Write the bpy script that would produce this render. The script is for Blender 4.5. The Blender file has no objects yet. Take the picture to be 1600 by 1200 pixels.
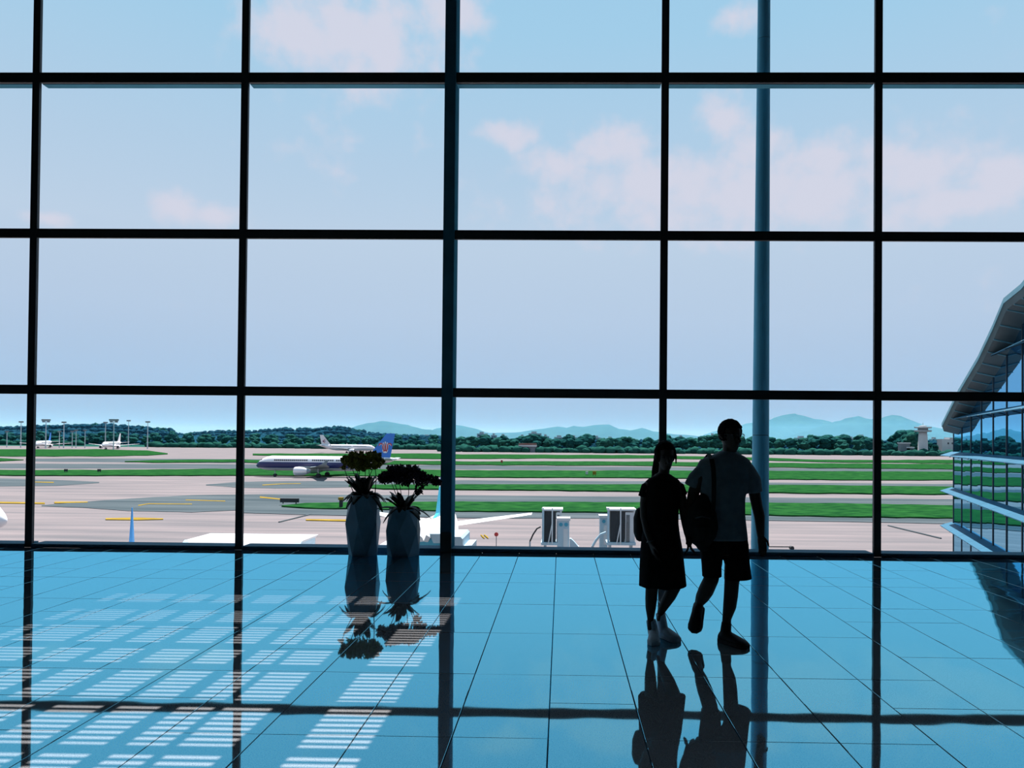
import bpy, bmesh, math, random
from mathutils import Vector, Matrix, noise
random.seed(7)
scene = bpy.context.scene
col = scene.collection

# ------------------------------------------------------------------ camera
F_PX = 1150.0
CX, CY = 856.633, 671.243
YAW, PITCH, ROLL = -0.0177632, 0.0117346, 0.0087347
EYE = Vector((0, 0, 1.55))
_fw = Vector((math.sin(YAW)*math.cos(PITCH), math.cos(YAW)*math.cos(PITCH), math.sin(PITCH)))
_rt = Vector((math.cos(YAW), -math.sin(YAW), 0))
_up = _rt.cross(_fw)
_r2 = _rt*math.cos(ROLL) + _up*math.sin(ROLL)
_u2 = -_rt*math.sin(ROLL) + _up*math.cos(ROLL)
cam_d = bpy.data.cameras.new('camera')
cam = bpy.data.objects.new('camera', cam_d)
col.objects.link(cam)
cam.matrix_world = Matrix(((_r2.x, _u2.x, -_fw.x, 0), (_r2.y, _u2.y, -_fw.y, 0), (_r2.z, _u2.z, -_fw.z, 1.55), (0, 0, 0, 1)))
cam_d.sensor_fit = 'HORIZONTAL'
cam_d.sensor_width = 36.0
cam_d.lens = F_PX*36.0/1600.0
cam_d.shift_x = (800-CX)/1600.0
cam_d.shift_y = (CY-600)/1600.0
cam_d.clip_start = 0.05
cam_d.clip_end = 40000
scene.camera = cam

def ray(px, py):
    return (_r2*((px-CX)/F_PX) + _u2*((CY-py)/F_PX) + _fw).normalized()
def at_y(px, py, Y):
    d = ray(px, py)
    return EYE + d*(Y/d.y)
def at_z(px, py, z):
    d = ray(px, py)
    return EYE + d*((z-EYE.z)/d.z)

# ------------------------------------------------------------------ light, sky, exposure
scene.view_settings.view_transform = 'Standard'
scene.view_settings.look = 'None'
scene.view_settings.exposure = 0.0
scene.view_settings.gamma = 1.0
scene.view_settings.use_curve_mapping = False
scene.cycles.transparent_max_bounces = 24
scene.cycles.max_bounces = 10

SUN_ELEV = math.radians(62)
sun_d = bpy.data.lights.new('sun', 'SUN')
sun_d.energy = 12.0
sun_d.angle = math.radians(0.09)
sun_d.color = (1.0, 0.95, 0.92)
sun = bpy.data.objects.new('sun', sun_d)
col.objects.link(sun)
# light travels towards -Y and down (sun stands high in front of the glass wall)
sun.rotation_euler = (-(math.pi/2-SUN_ELEV), 0, 0)

CLOUDS = [(480, 45, 150, 75), (585, 70, 95, 55), (700, 10, 90, 60), (800, 212, 75, 32), (960, 235, 110, 55), (1000, 285, 190, 70),
          (1130, 185, 60, 55), (1180, 235, 80, 60), (1290, 255, 90, 60), (1450, 265, 110, 60), (1570, 275, 90, 55), (1480, 320, 200, 40),
          (1200, 300, 520, 95), (560, 60, 230, 110), (275, 322, 55, 40), (340, 338, 60, 28), (75, 342, 45, 16), (1150, 25, 60, 30), (860, 255, 70, 50)]
def build_world():
    w = bpy.data.worlds.new('sky')
    scene.world = w
    w.use_nodes = True
    nt = w.node_tree
    N, L = nt.nodes, nt.links
    N.clear()
    out = N.new('ShaderNodeOutputWorld'); bg = N.new('ShaderNodeBackground')
    L.new(bg.outputs[0], out.inputs[0])
    tc = N.new('ShaderNodeTexCoord')
    sep = N.new('ShaderNodeSeparateXYZ'); L.new(tc.outputs['Generated'], sep.inputs[0])
    def math_(op, a, b=None):
        n = N.new('ShaderNodeMath'); n.operation = op
        for i, v in enumerate((a, b)):
            if v is None: continue
            if isinstance(v, (int, float)): n.inputs[i].default_value = v
            else: L.new(v, n.inputs[i])
        return n.outputs[0]
    az = math_('ARCTAN2', sep.outputs[0], sep.outputs[1])
    el = math_('ARCSINE', sep.outputs[2])
    cmb = N.new('ShaderNodeCombineXYZ'); L.new(az, cmb.inputs[0]); L.new(el, cmb.inputs[1])
    # clear sky: hazy at the horizon, bluer overhead
    ramp = N.new('ShaderNodeValToRGB')
    L.new(math_('MULTIPLY', el, 2/math.pi), ramp.inputs[0])
    cr = ramp.color_ramp
    stops = [(0.0, (.34, .45, .62)), (.05, (.43, .57, .77)), (.10, (.50, .63, .81)), (.16, (.54, .67, .83)), (.22, (.48, .65, .83)), (.32, (.385, .645, .855)), (.42, (.34, .62, .85)), (1.0, (.22, .50, .78))]
    cr.elements[0].position, cr.elements[0].color = stops[0][0], (*stops[0][1], 1)
    cr.elements[1].position, cr.elements[1].color = stops[-1][0], (*stops[-1][1], 1)
    for p, c in stops[1:-1]:
        e = cr.elements.new(p); e.color = (*c, 1)
    # cumulus banks
    field = None
    for (px, py, rx, ry) in CLOUDS:
        d = ray(px, py)
        a, e = math.atan2(d.x, d.y), math.asin(d.z)
        s = N.new('ShaderNodeVectorMath'); s.operation = 'SUBTRACT'; L.new(cmb.outputs[0], s.inputs[0]); s.inputs[1].default_value = (a, e, 0)
        m = N.new('ShaderNodeVectorMath'); m.operation = 'MULTIPLY'; L.new(s.outputs[0], m.inputs[0]); m.inputs[1].default_value = (F_PX/rx*1.1, F_PX/ry*1.1, 0)
        ln = N.new('ShaderNodeVectorMath'); ln.operation = 'LENGTH'; L.new(m.outputs[0], ln.inputs[0])
        v = math_('SUBTRACT', 1.0, ln.outputs[1])
        field = v if field is None else math_('MAXIMUM', field, v)
    # scattered clouds over the rest of the sky
    n2 = N.new('ShaderNodeTexNoise'); n2.inputs['Scale'].default_value = 2.6; n2.inputs['Detail'].default_value = 3
    mp2 = N.new('ShaderNodeMapping'); mp2.inputs['Scale'].default_value = (1, 2.2, 1); mp2.inputs['Location'].default_value = (3.1, 1.7, 0)
    L.new(cmb.outputs[0], mp2.inputs[0]); L.new(mp2.outputs[0], n2.inputs['Vector'])
    gen = math_('MULTIPLY', math_('SUBTRACT', n2.outputs[0], 0.66), 4.0)
    field = math_('MAXIMUM', field, gen)
    n1 = N.new('ShaderNodeTexNoise'); n1.inputs['Scale'].default_value = 22; n1.inputs['Detail'].default_value = 6; n1.inputs['Roughness'].default_value = .55
    L.new(cmb.outputs[0], n1.inputs['Vector'])
    field = math_('ADD', field, math_('MULTIPLY', math_('SUBTRACT', n1.outputs[0], 0.5), 1.8))
    mr = N.new('ShaderNodeMapRange'); mr.interpolation_type = 'SMOOTHSTEP'
    L.new(field, mr.inputs[0]); mr.inputs[1].default_value = .0; mr.inputs[2].default_value = .85
    mr.inputs[3].default_value = 0; mr.inputs[4].default_value = .95
    mix = N.new('ShaderNodeMix'); mix.data_type = 'RGBA'
    L.new(mr.outputs[0], mix.inputs[0]); L.new(ramp.outputs[0], mix.inputs[6]); mix.inputs[7].default_value = (.70, .71, .83, 1)
    L.new(mix.outputs[2], bg.inputs[0])
    bg.inputs[1].default_value = 1.0
build_world()

# ------------------------------------------------------------------ helpers
def tag(o, label=None, cat=None, group=None, kind=None):
    if label: o['label'] = label
    if cat: o['category'] = cat
    if group: o['group'] = group
    if kind: o['kind'] = kind
    return o
def empty(name, loc=(0, 0, 0), rz=0, parent=None):
    o = bpy.data.objects.new(name, None); col.objects.link(o)
    o.location = loc; o.rotation_euler = (0, 0, rz); o.empty_display_size = .2
    if parent: o.parent = parent
    return o
def link(name, me, parent=None, loc=None):
    o = bpy.data.objects.new(name, me); col.objects.link(o)
    if parent: o.parent = parent
    if loc is not None: o.location = loc
    return o
def copy_tree(o, parent=None):
    c = o.copy(); col.objects.link(c); c.parent = parent
    for ch in list(o.children): copy_tree(ch, c)
    return c

class MB:
    def __init__(self): self.v = []; self.f = []
    def add(self, vs, fs):
        k = len(self.v); self.v += [tuple(p) for p in vs]; self.f += [tuple(i+k for i in f) for f in fs]; return self
    def box(self, x0, x1, y0, y1, z0, z1):
        return self.add([(x0,y0,z0),(x1,y0,z0),(x1,y1,z0),(x0,y1,z0),(x0,y0,z1),(x1,y0,z1),(x1,y1,z1),(x0,y1,z1)],
                        [(3,2,1,0),(4,5,6,7),(0,1,5,4),(1,2,6,5),(2,3,7,6),(3,0,4,7)])
    def prism(self, bottom, top):
        n = len(bottom)
        return self.add(list(bottom)+list(top), [tuple(range(n-1,-1,-1)), tuple(range(n,2*n))]+[(i,(i+1)%n,n+(i+1)%n,n+i) for i in range(n)])
    def loft(self, rings, cap=True):
        n = len(rings[0]); vs = [p for r in rings for p in r]; fs = []
        for k in range(len(rings)-1):
            for i in range(n):
                j = (i+1) % n
                fs.append((k*n+i, k*n+j, (k+1)*n+j, (k+1)*n+i))
        if cap:
            fs.append(tuple(range(n-1, -1, -1))); fs.append(tuple(range((len(rings)-1)*n, len(rings)*n)))
        return self.add(vs, fs)
    def tube(self, path, radii, n=10, rnd=False, ref=(0, 1, 0)):
        path = [Vector(p) for p in path]
        if not isinstance(radii, (list, tuple)): radii = [radii]*len(path)
        radii = [r if isinstance(r, tuple) else (r, r) for r in radii]
        if rnd:   # rounded ends
            d0 = (path[0]-path[1]).normalized(); d1 = (path[-1]-path[-2]).normalized()
            r0, r1 = radii[0], radii[-1]; m0, m1 = min(r0), min(r1)
            path = [path[0]+d0*m0*.95, path[0]+d0*m0*.6]+path+[path[-1]+d1*m1*.6, path[-1]+d1*m1*.95]
            radii = [(r0[0]*.3, r0[1]*.3), (r0[0]*.8, r0[1]*.8)]+radii+[(r1[0]*.8, r1[1]*.8), (r1[0]*.3, r1[1]*.3)]
        rings = []
        ref = Vector(ref)
        for i, p in enumerate(path):
            t = (path[min(i+1, len(path)-1)]-path[max(i-1, 0)]).normalized()
            b = ref - t*ref.dot(t)
            if b.length < 1e-3: b = Vector((1, 0, 0)) - t*t.x
            b.normalize(); a = b.cross(t)
            rings.append([p + a*(radii[i][0]*math.cos(2*math.pi*k/n)) + b*(radii[i][1]*math.sin(2*math.pi*k/n)) for k in range(n)])
        return self.loft(rings)
    def hloft(self, rows, n=24):
        """level elliptical rings: [(centre, rx, ry), ...]"""
        return self.loft([[(c[0]+rx*math.cos(2*math.pi*i/n), c[1]+ry*math.sin(2*math.pi*i/n), c[2]) for i in range(n)] for c, rx, ry in rows])
    def ell(self, c, rx, ry, rz, n=14, m=9):
        rings = []
        for k in range(m):
            th = -math.pi/2 + math.pi*(k+.5)/m*0.999
            s = math.cos(th)
            rings.append([(c[0]+rx*s*math.cos(2*math.pi*i/n), c[1]+ry*s*math.sin(2*math.pi*i/n), c[2]+rz*math.sin(th)*1.02) for i in range(n)])
        return self.loft(rings)
    def lathe(self, prof, c=(0, 0, 0), n=16, axis='z'):
        rings = []
        for r, h in prof:
            ring = []
            for i in range(n):
                a = 2*math.pi*i/n
                x, y = r*math.cos(a), r*math.sin(a)
                ring.append((c[0]+x, c[1]+y, c[2]+h) if axis == 'z' else ((c[0]+h, c[1]+x, c[2]+y) if axis == 'x' else (c[0]+y, c[1]+h, c[2]+x)))
            rings.append(ring)
        return self.loft(rings)
    def mesh(self, name, mat, smooth=False):
        me = bpy.data.meshes.new(name)
        me.from_pydata(self.v, [], self.f)
        bm = bmesh.new(); bm.from_mesh(me); bmesh.ops.recalc_face_normals(bm, faces=bm.faces); bm.to_mesh(me); bm.free()
        if mat: me.materials.append(mat)
        if smooth:
            me.polygons.foreach_set('use_smooth', [True]*len(me.polygons))
        me.update()
        return me
    def build(self, name, mat, parent=None, smooth=False, loc=None):
        return link(name, self.mesh(name, mat, smooth), parent, loc)

def remeshed(o, voxel, smooth=4, fac=.5):
    m = o.modifiers.new('remesh', 'REMESH'); m.mode = 'VOXEL'; m.voxel_size = voxel; m.use_smooth_shade = True
    s = o.modifiers.new('smooth', 'SMOOTH'); s.iterations = smooth; s.factor = fac
    dg = bpy.context.evaluated_depsgraph_get()
    me = bpy.data.meshes.new_from_object(o.evaluated_get(dg))
    old = o.data; mats = list(old.materials)
    o.modifiers.clear(); o.data = me
    if not me.materials:
        for mt in mats: me.materials.append(mt)
    me.polygons.foreach_set('use_smooth', [True]*len(me.polygons))
    return o

# ------------------------------------------------------------------ materials
def mat(name, color, rough=.6, var=.15, scale=6.0, metallic=0.0, spec=.5, coords='Object', bump=0.0, color2=None, detail=4, stretch=(1, 1, 1)):
    m = bpy.data.materials.new(name); m.use_nodes = True
    nt = m.node_tree; N, L = nt.nodes, nt.links
    p = N['Principled BSDF']
    p.inputs['Roughness'].default_value = rough
    p.inputs['Metallic'].default_value = metallic
    p.inputs['Specular IOR Level'].default_value = spec
    tc = N.new('ShaderNodeTexCoord'); mp = N.new('ShaderNodeMapping'); mp.inputs['Scale'].default_value = stretch
    L.new(tc.outputs[coords], mp.inputs[0])
    nz = N.new('ShaderNodeTexNoise'); nz.inputs['Scale'].default_value = scale; nz.inputs['Detail'].default_value = detail
    L.new(mp.outputs[0], nz.inputs['Vector'])
    rp = N.new('ShaderNodeValToRGB')
    c2 = color2 or tuple(c*(1-var) for c in color)
    c1 = color if color2 else tuple(min(1, c*(1+var)) for c in color)
    rp.color_ramp.elements[0].position = .3; rp.color_ramp.elements[1].position = .7
    rp.color_ramp.elements[0].color = (*c2, 1); rp.color_ramp.elements[1].color = (*c1, 1)
    L.new(nz.outputs[0], rp.inputs[0]); L.new(rp.outputs[0], p.inputs['Base Color'])
    if bump:
        b = N.new('ShaderNodeBump'); b.inputs['Strength'].default_value = bump; b.inputs['Distance'].default_value = .02
        L.new(nz.outputs[0], b.inputs['Height']); L.new(b.outputs[0], p.inputs['Normal'])
    return m

def banded(name, bands, rough=.35, axis=2):
    """paint bands along a local axis: [(start, colour), ...]"""
    m = bpy.data.materials.new(name); m.use_nodes = True
    nt = m.node_tree; N, L = nt.nodes, nt.links
    p = N['Principled BSDF']; p.inputs['Roughness'].default_value = rough
    tc = N.new('ShaderNodeTexCoord'); sp = N.new('ShaderNodeSeparateXYZ'); L.new(tc.outputs['Object'], sp.inputs[0])
    mr = N.new('ShaderNodeMapRange'); L.new(sp.outputs[axis], mr.inputs[0])
    lo, hi = -1.0, 15.0
    mr.inputs[1].default_value = lo; mr.inputs[2].default_value = hi
    rp = N.new('ShaderNodeValToRGB'); rp.color_ramp.interpolation = 'CONSTANT'
    rp.color_ramp.elements[0].position = 0; rp.color_ramp.elements[0].color = (*bands[0][1], 1)
    rp.color_ramp.elements[1].position = (bands[1][0]-lo)/(hi-lo); rp.color_ramp.elements[1].color = (*bands[1][1], 1)
    for s, c in bands[2:]:
        e = rp.color_ramp.elements.new((s-lo)/(hi-lo)); e.color = (*c, 1)
    L.new(mr.outputs[0], rp.inputs[0]); L.new(rp.outputs[0], p.inputs['Base Color'])
    return m

def pane_glass(name):
    m = bpy.data.materials.new(name); m.use_nodes = True
    nt = m.node_tree; N, L = nt.nodes, nt.links; N.clear()
    out = N.new('ShaderNodeOutputMaterial'); mix = N.new('ShaderNodeMixShader'); L.new(mix.outputs[0], out.inputs[0])
    tr = N.new('ShaderNodeBsdfTransparent'); tr.inputs[0].default_value = (.985, .992, .995, 1)
    gl = N.new('ShaderNodeBsdfGlossy'); gl.inputs['Roughness'].default_value = .0; gl.inputs[0].default_value = (.8, .9, 1, 1)
    lw = N.new('ShaderNodeLayerWeight'); lw.inputs[0].default_value = .5
    pw = N.new('ShaderNodeMath'); pw.operation = 'POWER'; pw.inputs[1].default_value = 5; L.new(lw.outputs['Facing'], pw.inputs[0])
    ma = N.new('ShaderNodeMath'); ma.operation = 'MULTIPLY_ADD'; ma.inputs[1].default_value = .6; ma.inputs[2].default_value = .02; L.new(pw.outputs[0], ma.inputs[0])
    L.new(ma.outputs[0], mix.inputs[0]); L.new(tr.outputs[0], mix.inputs[1]); L.new(gl.outputs[0], mix.inputs[2])
    return m

def mirror_glass(name):
    m = bpy.data.materials.new(name); m.use_nodes = True
    nt = m.node_tree; N, L = nt.nodes, nt.links; N.clear()
    out = N.new('ShaderNodeOutputMaterial'); mix = N.new('ShaderNodeMixShader'); L.new(mix.outputs[0], out.inputs[0])
    df = N.new('ShaderNodeBsdfDiffuse'); df.inputs[0].default_value = (.02, .06, .10, 1)
    gl = N.new('ShaderNodeBsdfGlossy'); gl.inputs['Roughness'].default_value = .01; gl.inputs[0].default_value = (.30, .66, .92, 1)
    tc = N.new('ShaderNodeTexCoord'); nz = N.new('ShaderNodeTexNoise'); nz.inputs['Scale'].default_value = .35; nz.inputs['Detail'].default_value = 1
    L.new(tc.outputs['Object'], nz.inputs['Vector'])
    b = N.new('ShaderNodeBump'); b.inputs['Strength'].default_value = .25; b.inputs['Distance'].default_value = .02
    L.new(nz.outputs[0], b.inputs['Height']); L.new(b.outputs[0], gl.inputs['Normal'])
    mix.inputs[0].default_value = .85
    L.new(df.outputs[0], mix.inputs[1]); L.new(gl.outputs[0], mix.inputs[2])
    return m

def polished_tile(name):
    m = bpy.data.materials.new(name); m.use_nodes = True
    nt = m.node_tree; N, L = nt.nodes, nt.links; N.clear()
    out = N.new('ShaderNodeOutputMaterial'); mix = N.new('ShaderNodeMixShader'); L.new(mix.outputs[0], out.inputs[0])
    tc = N.new('ShaderNodeTexCoord')
    nz = N.new('ShaderNodeTexNoise'); nz.inputs['Scale'].default_value = 160; nz.inputs['Detail'].default_value = 3
    L.new(tc.outputs['Object'], nz.inputs['Vector'])
    rp = N.new('ShaderNodeValToRGB'); rp.color_ramp.elements[0].position = .34; rp.color_ramp.elements[1].position = .5
    rp.color_ramp.elements[0].color = (.22, .24, .26, 1); rp.color_ramp.elements[1].color = (.56, .56, .58, 1)
    L.new(nz.outputs[0], rp.inputs[0])
    df = N.new('ShaderNodeBsdfDiffuse'); L.new(rp.outputs[0], df.inputs[0])
    gl = N.new('ShaderNodeBsdfGlossy'); gl.inputs['Roughness'].default_value = .025
    r2 = N.new('ShaderNodeValToRGB'); r2.color_ramp.elements[0].position = .30; r2.color_ramp.elements[1].position = .5
    r2.color_ramp.elements[0].color = (.14, .58, .76, 1); r2.color_ramp.elements[1].color = (.22, .76, .95, 1)
    L.new(nz.outputs[0], r2.inputs[0]); L.new(r2.outputs[0], gl.inputs[0])
    n2 = N.new('ShaderNodeTexNoise'); n2.inputs['Scale'].default_value = 2.2; n2.inputs['Detail'].default_value = 1
    L.new(tc.outputs['Object'], n2.inputs['Vector'])
    b = N.new('ShaderNodeBump'); b.inputs['Strength'].default_value = .10; b.inputs['Distance'].default_value = .008
    L.new(n2.outputs[0], b.inputs['Height']); L.new(b.outputs[0], gl.inputs['Normal'])
    lw = N.new('ShaderNodeLayerWeight'); lw.inputs[0].default_value = .5
    r3 = N.new('ShaderNodeValToRGB'); e = r3.color_ramp.elements
    e[0].position = 0; e[0].color = (.12, .12, .12, 1); e[1].position = 1; e[1].color = (.95, .95, .95, 1)
    for pz, v in ((.5, .45), (.60, .62), (.72, .76), (.84, .95)):
        k = e.new(pz); k.color = (v, v, v, 1)
    L.new(lw.outputs['Facing'], r3.inputs[0]); L.new(r3.outputs[0], mix.inputs[0])
    L.new(df.outputs[0], mix.inputs[1]); L.new(gl.outputs[0], mix.inputs[2])
    return m

M = {}
M['dark_metal'] = mat('mullion_paint', (.035, .042, .048), .5, .1, 3)
M['fin_metal'] = mat('fin_paint', (.045, .19, .27), .7, .08, 3, spec=.0)
M['sill_metal'] = mat('sill_metal', (.06, .20, .29), .6, .08, 3, spec=.05)
M['ledge_metal'] = mat('ledge_metal', (.08, .32, .44), .6, .08, 3, spec=.05)
M['glass'] = pane_glass('window_glass')
M['tile'] = polished_tile('polished_tile')
M['grout'] = mat('grout', (.012, .02, .03), .9, .1, 20)
M['room'] = mat('dark_room_paint', (.04, .05, .058), .9, .1, 2)
M['canopy'] = mat('canopy_paint', (.10, .12, .13), .6, .1, 2)
M['steel_blue'] = mat('column_paint', (.13, .56, .80), .5, .15, 1.6, stretch=(6, 6, .4), spec=.2)
M['concrete'] = mat('apron_concrete', (.21, .176, .176), .9, .1, .16, coords='Object', color2=(.125, .118, .124), detail=9, stretch=(.22, 2.4, 1), spec=0.0)
M['asphalt'] = mat('asphalt', (.088, .105, .113), .9, .1, .12, color2=(.048, .064, .072), detail=8, stretch=(.3, 2.0, 1), spec=0.0)
M['grass'] = mat('mown_grass', (.020, .092, .022), .95, .1, .8, color2=(.004, .030, .011), detail=10, stretch=(.5, 1, 1), spec=0.0)
M['yellow_paint'] = mat('yellow_paint', (.26, .17, .03), .8, .2, .4, spec=0.0)
M['dark_soil'] = mat('verge_edge_soil', (.03, .035, .03), .9, .1, 1)
M['white_paint'] = mat('aircraft_white', (.72, .68, .69), .3, .03, .5)
M['grey_paint'] = mat('aircraft_grey', (.40, .45, .48), .4, .05, .5)
M['dark'] = mat('black_rubber', (.015, .018, .022), .7, .1, 3)
M['wing_grey'] = mat('wing_grey', (.20, .24, .27), .4, .05, .5)
M['tree'] = mat('haze_tinted_leaves', (.017, .085, .070), .95, .1, 1.0, color2=(.004, .026, .034), detail=6, spec=0.0)  # teal of distant haze mixed into the leaf colour
M['tree2'] = mat('haze_tinted_leaves_light', (.027, .110, .080), .95, .1, 1.0, color2=(.007, .042, .044), detail=6, spec=0.0)  # lighter leaves, same haze teal in the colour
M['forest'] = mat('haze_tinted_forest', (.013, .066, .098), .95, .1, .5, color2=(.005, .026, .046), detail=6, spec=0.0)  # haze blue put into the leaf colour of the woods
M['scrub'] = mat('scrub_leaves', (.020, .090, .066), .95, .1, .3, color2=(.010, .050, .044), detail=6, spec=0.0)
M['hill'] = mat('haze_tinted_hill_scrub', (.035, .085, .085), .95, .2, .01, spec=0.0)  # bluish haze tint painted into the hill colour, besides the haze volume
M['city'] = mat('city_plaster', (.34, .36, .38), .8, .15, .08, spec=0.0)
M['roof_dark'] = mat('roof_sheet', (.14, .16, .18), .8, .15, .2)
M['white_wall'] = mat('white_wall', (.46, .45, .46), .8, .06, .2)
M['window_dark'] = mat('dark_window', (.02, .03, .04), .2, .1, 1)
M['mirror'] = mirror_glass('blue_mirror_glass')
M['frame_dark'] = mat('facade_frame', (.015, .03, .045), .5, .1, 1)
M['shade_panel'] = mat('shade_panel', (.025, .115, .185), .5, .1, .6, spec=.1)
M['roof_edge'] = mat('roof_edge_metal', (.07, .21, .27), .45, .15, .5, stretch=(1, 1, 3))
M['soffit'] = mat('roof_soffit', (.035, .07, .085), .6, .2, .7)
M['unit_white'] = mat('unit_white', (.55, .58, .60), .5, .05, 1.5)
M['unit_blue'] = mat('unit_blue_grey', (.36, .50, .58), .5, .06, 1.5)
M['grille_dark'] = mat('grille_dark', (.022, .03, .036), .6, .2, 5)
M['red'] = mat('sign_red', (.42, .03, .03), .5, .1, 3)
M['pot'] = mat('glazed_planter', (.22, .38, .50), .5, .12, 5)
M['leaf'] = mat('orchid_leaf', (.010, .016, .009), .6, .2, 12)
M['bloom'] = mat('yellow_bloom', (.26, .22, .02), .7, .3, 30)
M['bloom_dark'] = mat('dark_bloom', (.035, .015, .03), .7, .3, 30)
M['stem'] = mat('stem_green', (.012, .018, .010), .7, .2, 20)
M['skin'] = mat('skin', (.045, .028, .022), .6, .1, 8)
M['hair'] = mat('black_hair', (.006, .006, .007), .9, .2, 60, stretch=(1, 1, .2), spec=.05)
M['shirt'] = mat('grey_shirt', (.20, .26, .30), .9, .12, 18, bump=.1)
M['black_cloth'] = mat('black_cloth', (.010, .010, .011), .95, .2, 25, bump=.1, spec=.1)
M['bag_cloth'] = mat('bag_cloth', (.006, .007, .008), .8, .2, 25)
M['shoe_grey'] = mat('shoe_grey', (.62, .76, .85), .8, .1, 25)
M['shoe_black'] = mat('shoe_black', (.010, .010, .011), .7, .1, 25)
M['lens'] = mat('spectacle_rim', (.10, .11, .12), .2, .05, 5)

# ------------------------------------------------------------------ the hall
WALL_Y = 9.93
XL, XR = -16.5, 17.0
COLX = [-7.259, -7.259+2.874+.018, -7.259+2*2.874-.031, -7.259+3*2.874+.005, -7.259+4*2.874]
ROWZ = [.0115+2.1454*k for k in range(1, 7)]
CEIL = 14.8

# floor: dark bed with every paving tile as its own piece
floor = MB().box(XL, XR, -14, 9.93, -.35, -.006).build('floor', M['grout'])
tag(floor, 'blue polished stone tile floor of the hall', kind='structure')
TW = .4985
X_LINE = at_z(869.1, 865, 0).x
Y_JOINT = at_z(880, 911.3, 0).y
def in_view(x0, x1, y0, y1):
    for X in (x0, x1, (x0+x1)/2):
        for Y in (y0, y1, (y0+y1)/2):
            if Y < 1.2: continue
            v = Vector((X, Y, 0))-EYE
            d = v.dot(_fw); px = CX+F_PX*v.dot(_r2)/d; py = CY-F_PX*v.dot(_u2)/d
            if -15 < px < 1615 and py < 1215: return True
    return False
rnd = random.Random(11)
tile_mesh = {}
def tile_me(lx, ly):
    key = (round(lx, 4), round(ly, 4))
    if key not in tile_mesh:
        c = .0015; a, b = lx/2, ly/2
        mb = MB()
        mb.loft([[(-a, -b, -.010), (a, -b, -.010), (a, b, -.010), (-a, b, -.010)], [(-a, -b, -c), (a, -b, -c), (a, b, -c), (-a, b, -c)],
                 [(-a+c, -b+c, 0), (a-c, -b+c, 0), (a-c, b-c, 0), (-a+c, b-c, 0)]])
        tile_mesh[key] = mb.mesh('tile', M['tile'])
    return tile_mesh[key]
rest = MB()
k0 = int((XL-X_LINE)/TW)+1; k1 = int((XR-X_LINE)/TW)
for k in range(k0, k1):
    x0, x1 = X_LINE+k*TW, X_LINE+(k+1)*TW
    edges = [9.925]
    y = Y_JOINT + .51*3 if Y_JOINT+.51*3 < 9.8 else Y_JOINT+.51*2
    start = Y_JOINT + .51*rnd.choice((1, 2))
    while start > 9.75: start -= .51
    edges.append(start)
    # the joint at Y_JOINT runs straight across the hall
    while edges[-1]-.01 > Y_JOINT: edges.append(max(Y_JOINT, edges[-1]-.51*rnd.choice((1, 2, 2))))
    while edges[-1] > -13.5: edges.append(edges[-1]-.51*rnd.choice((1, 2, 2, 2)))
    for i in range(len(edges)-1):
        ya, yb = edges[i+1], edges[i]
        lx, ly = TW-.006, yb-ya-.0035
        if ly < .05: continue
        cx, cy = (x0+x1)/2, (ya+yb)/2
        if in_view(x0, x1, ya, yb):
            o = link('tile', tile_me(lx, ly), floor, (cx, cy, 0))
            o.rotation_euler = (rnd.gauss(0, .00055), rnd.gauss(0, .0007), 0)
        else:
            rest.box(cx-lx/2, cx+lx/2, cy-ly/2, cy+ly/2, -.012, 0)
ro = rest.build('tile_field', M['tile'], floor); tag(ro, kind='stuff')

for nm, b, lab in (('wall_left', (XL-.3, XL, -14, 10.2, -.35, CEIL+.3), 'dark side wall of the hall'), ('wall_right', (XR, XR+.3, -14, 10.2, -.35, CEIL+.3), 'dark side wall of the hall'),
                   ('wall_back', (XL, XR, -14.3, -14, -.35, CEIL+.3), 'dark back wall of the hall'), ('ceiling', (XL-.3, XR+.3, -14.3, 10.05, CEIL+.0, CEIL+.4), 'dark ceiling of the hall')):
    o = MB().box(*b).build(nm, M['room']); tag(o, lab, kind='structure')

# the glass front
front = empty('wall_front', (0, WALL_Y, 0)); tag(front, 'tall glass curtain wall with dark grid of bars', kind='structure')
xs_all = [COLX[0]-3*2.874, COLX[0]-2*2.874, COLX[0]-2.874]+COLX+[COLX[4]+2.874*(i+1) for i in range(3)]
def mull(x, main=False):
    if main:
        o = MB().box(x-.074, x+.074, -.06, .29, 0, CEIL).build('main_mullion', M['fin_metal'], front)
        tag(o, 'wide deep steel mullion')
        MB().box(x-.066, x+.080, -.085, -.061, 0, .27).build('base_cover', M['dark_metal'], o)
    else:
        MB().box(x-.049, x+.049, 0, .045, 0, CEIL).build('mullion', M['dark_metal'], front)
for i, x in enumerate(xs_all):
    if XL+.1 < x < XR-.1: mull(x, main=(i == 5))
for k, z in enumerate(ROWZ):
    h = .062 if k < 2 else .069
    segs = [xs for xs in xs_all if XL < xs < XR]
    pts = [XL]+segs+[XR]
    for a, b in zip(pts[:-1], pts[1:]):
        t = MB().box(a+.05, b-.05, .003, .042, z-h, z+h).build('transom', M['dark_metal'], front)
        if k in (2, 5):
            MB().box(a+.05, b-.05, .062, .175, z-h, z+h-.02).build('outer_ledge', M['ledge_metal'], t)
pts = [XL]+[x for x in xs_all if XL < x < XR]+[XR]
for a, b in zip(pts[:-1], pts[1:]):
    MB().box(a+.05, b-.05, -.012, .27, 0, .05).build('sill', M['sill_metal'], front)
zz = [.05]+ROWZ+[CEIL]
for a, b in zip(pts[:-1], pts[1:]):
    for k in range(len(zz)-1):
        MB().box(a+.03, b-.03, .046, .058, zz[k], zz[k+1]).build('pane', M['glass'], front)

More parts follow.
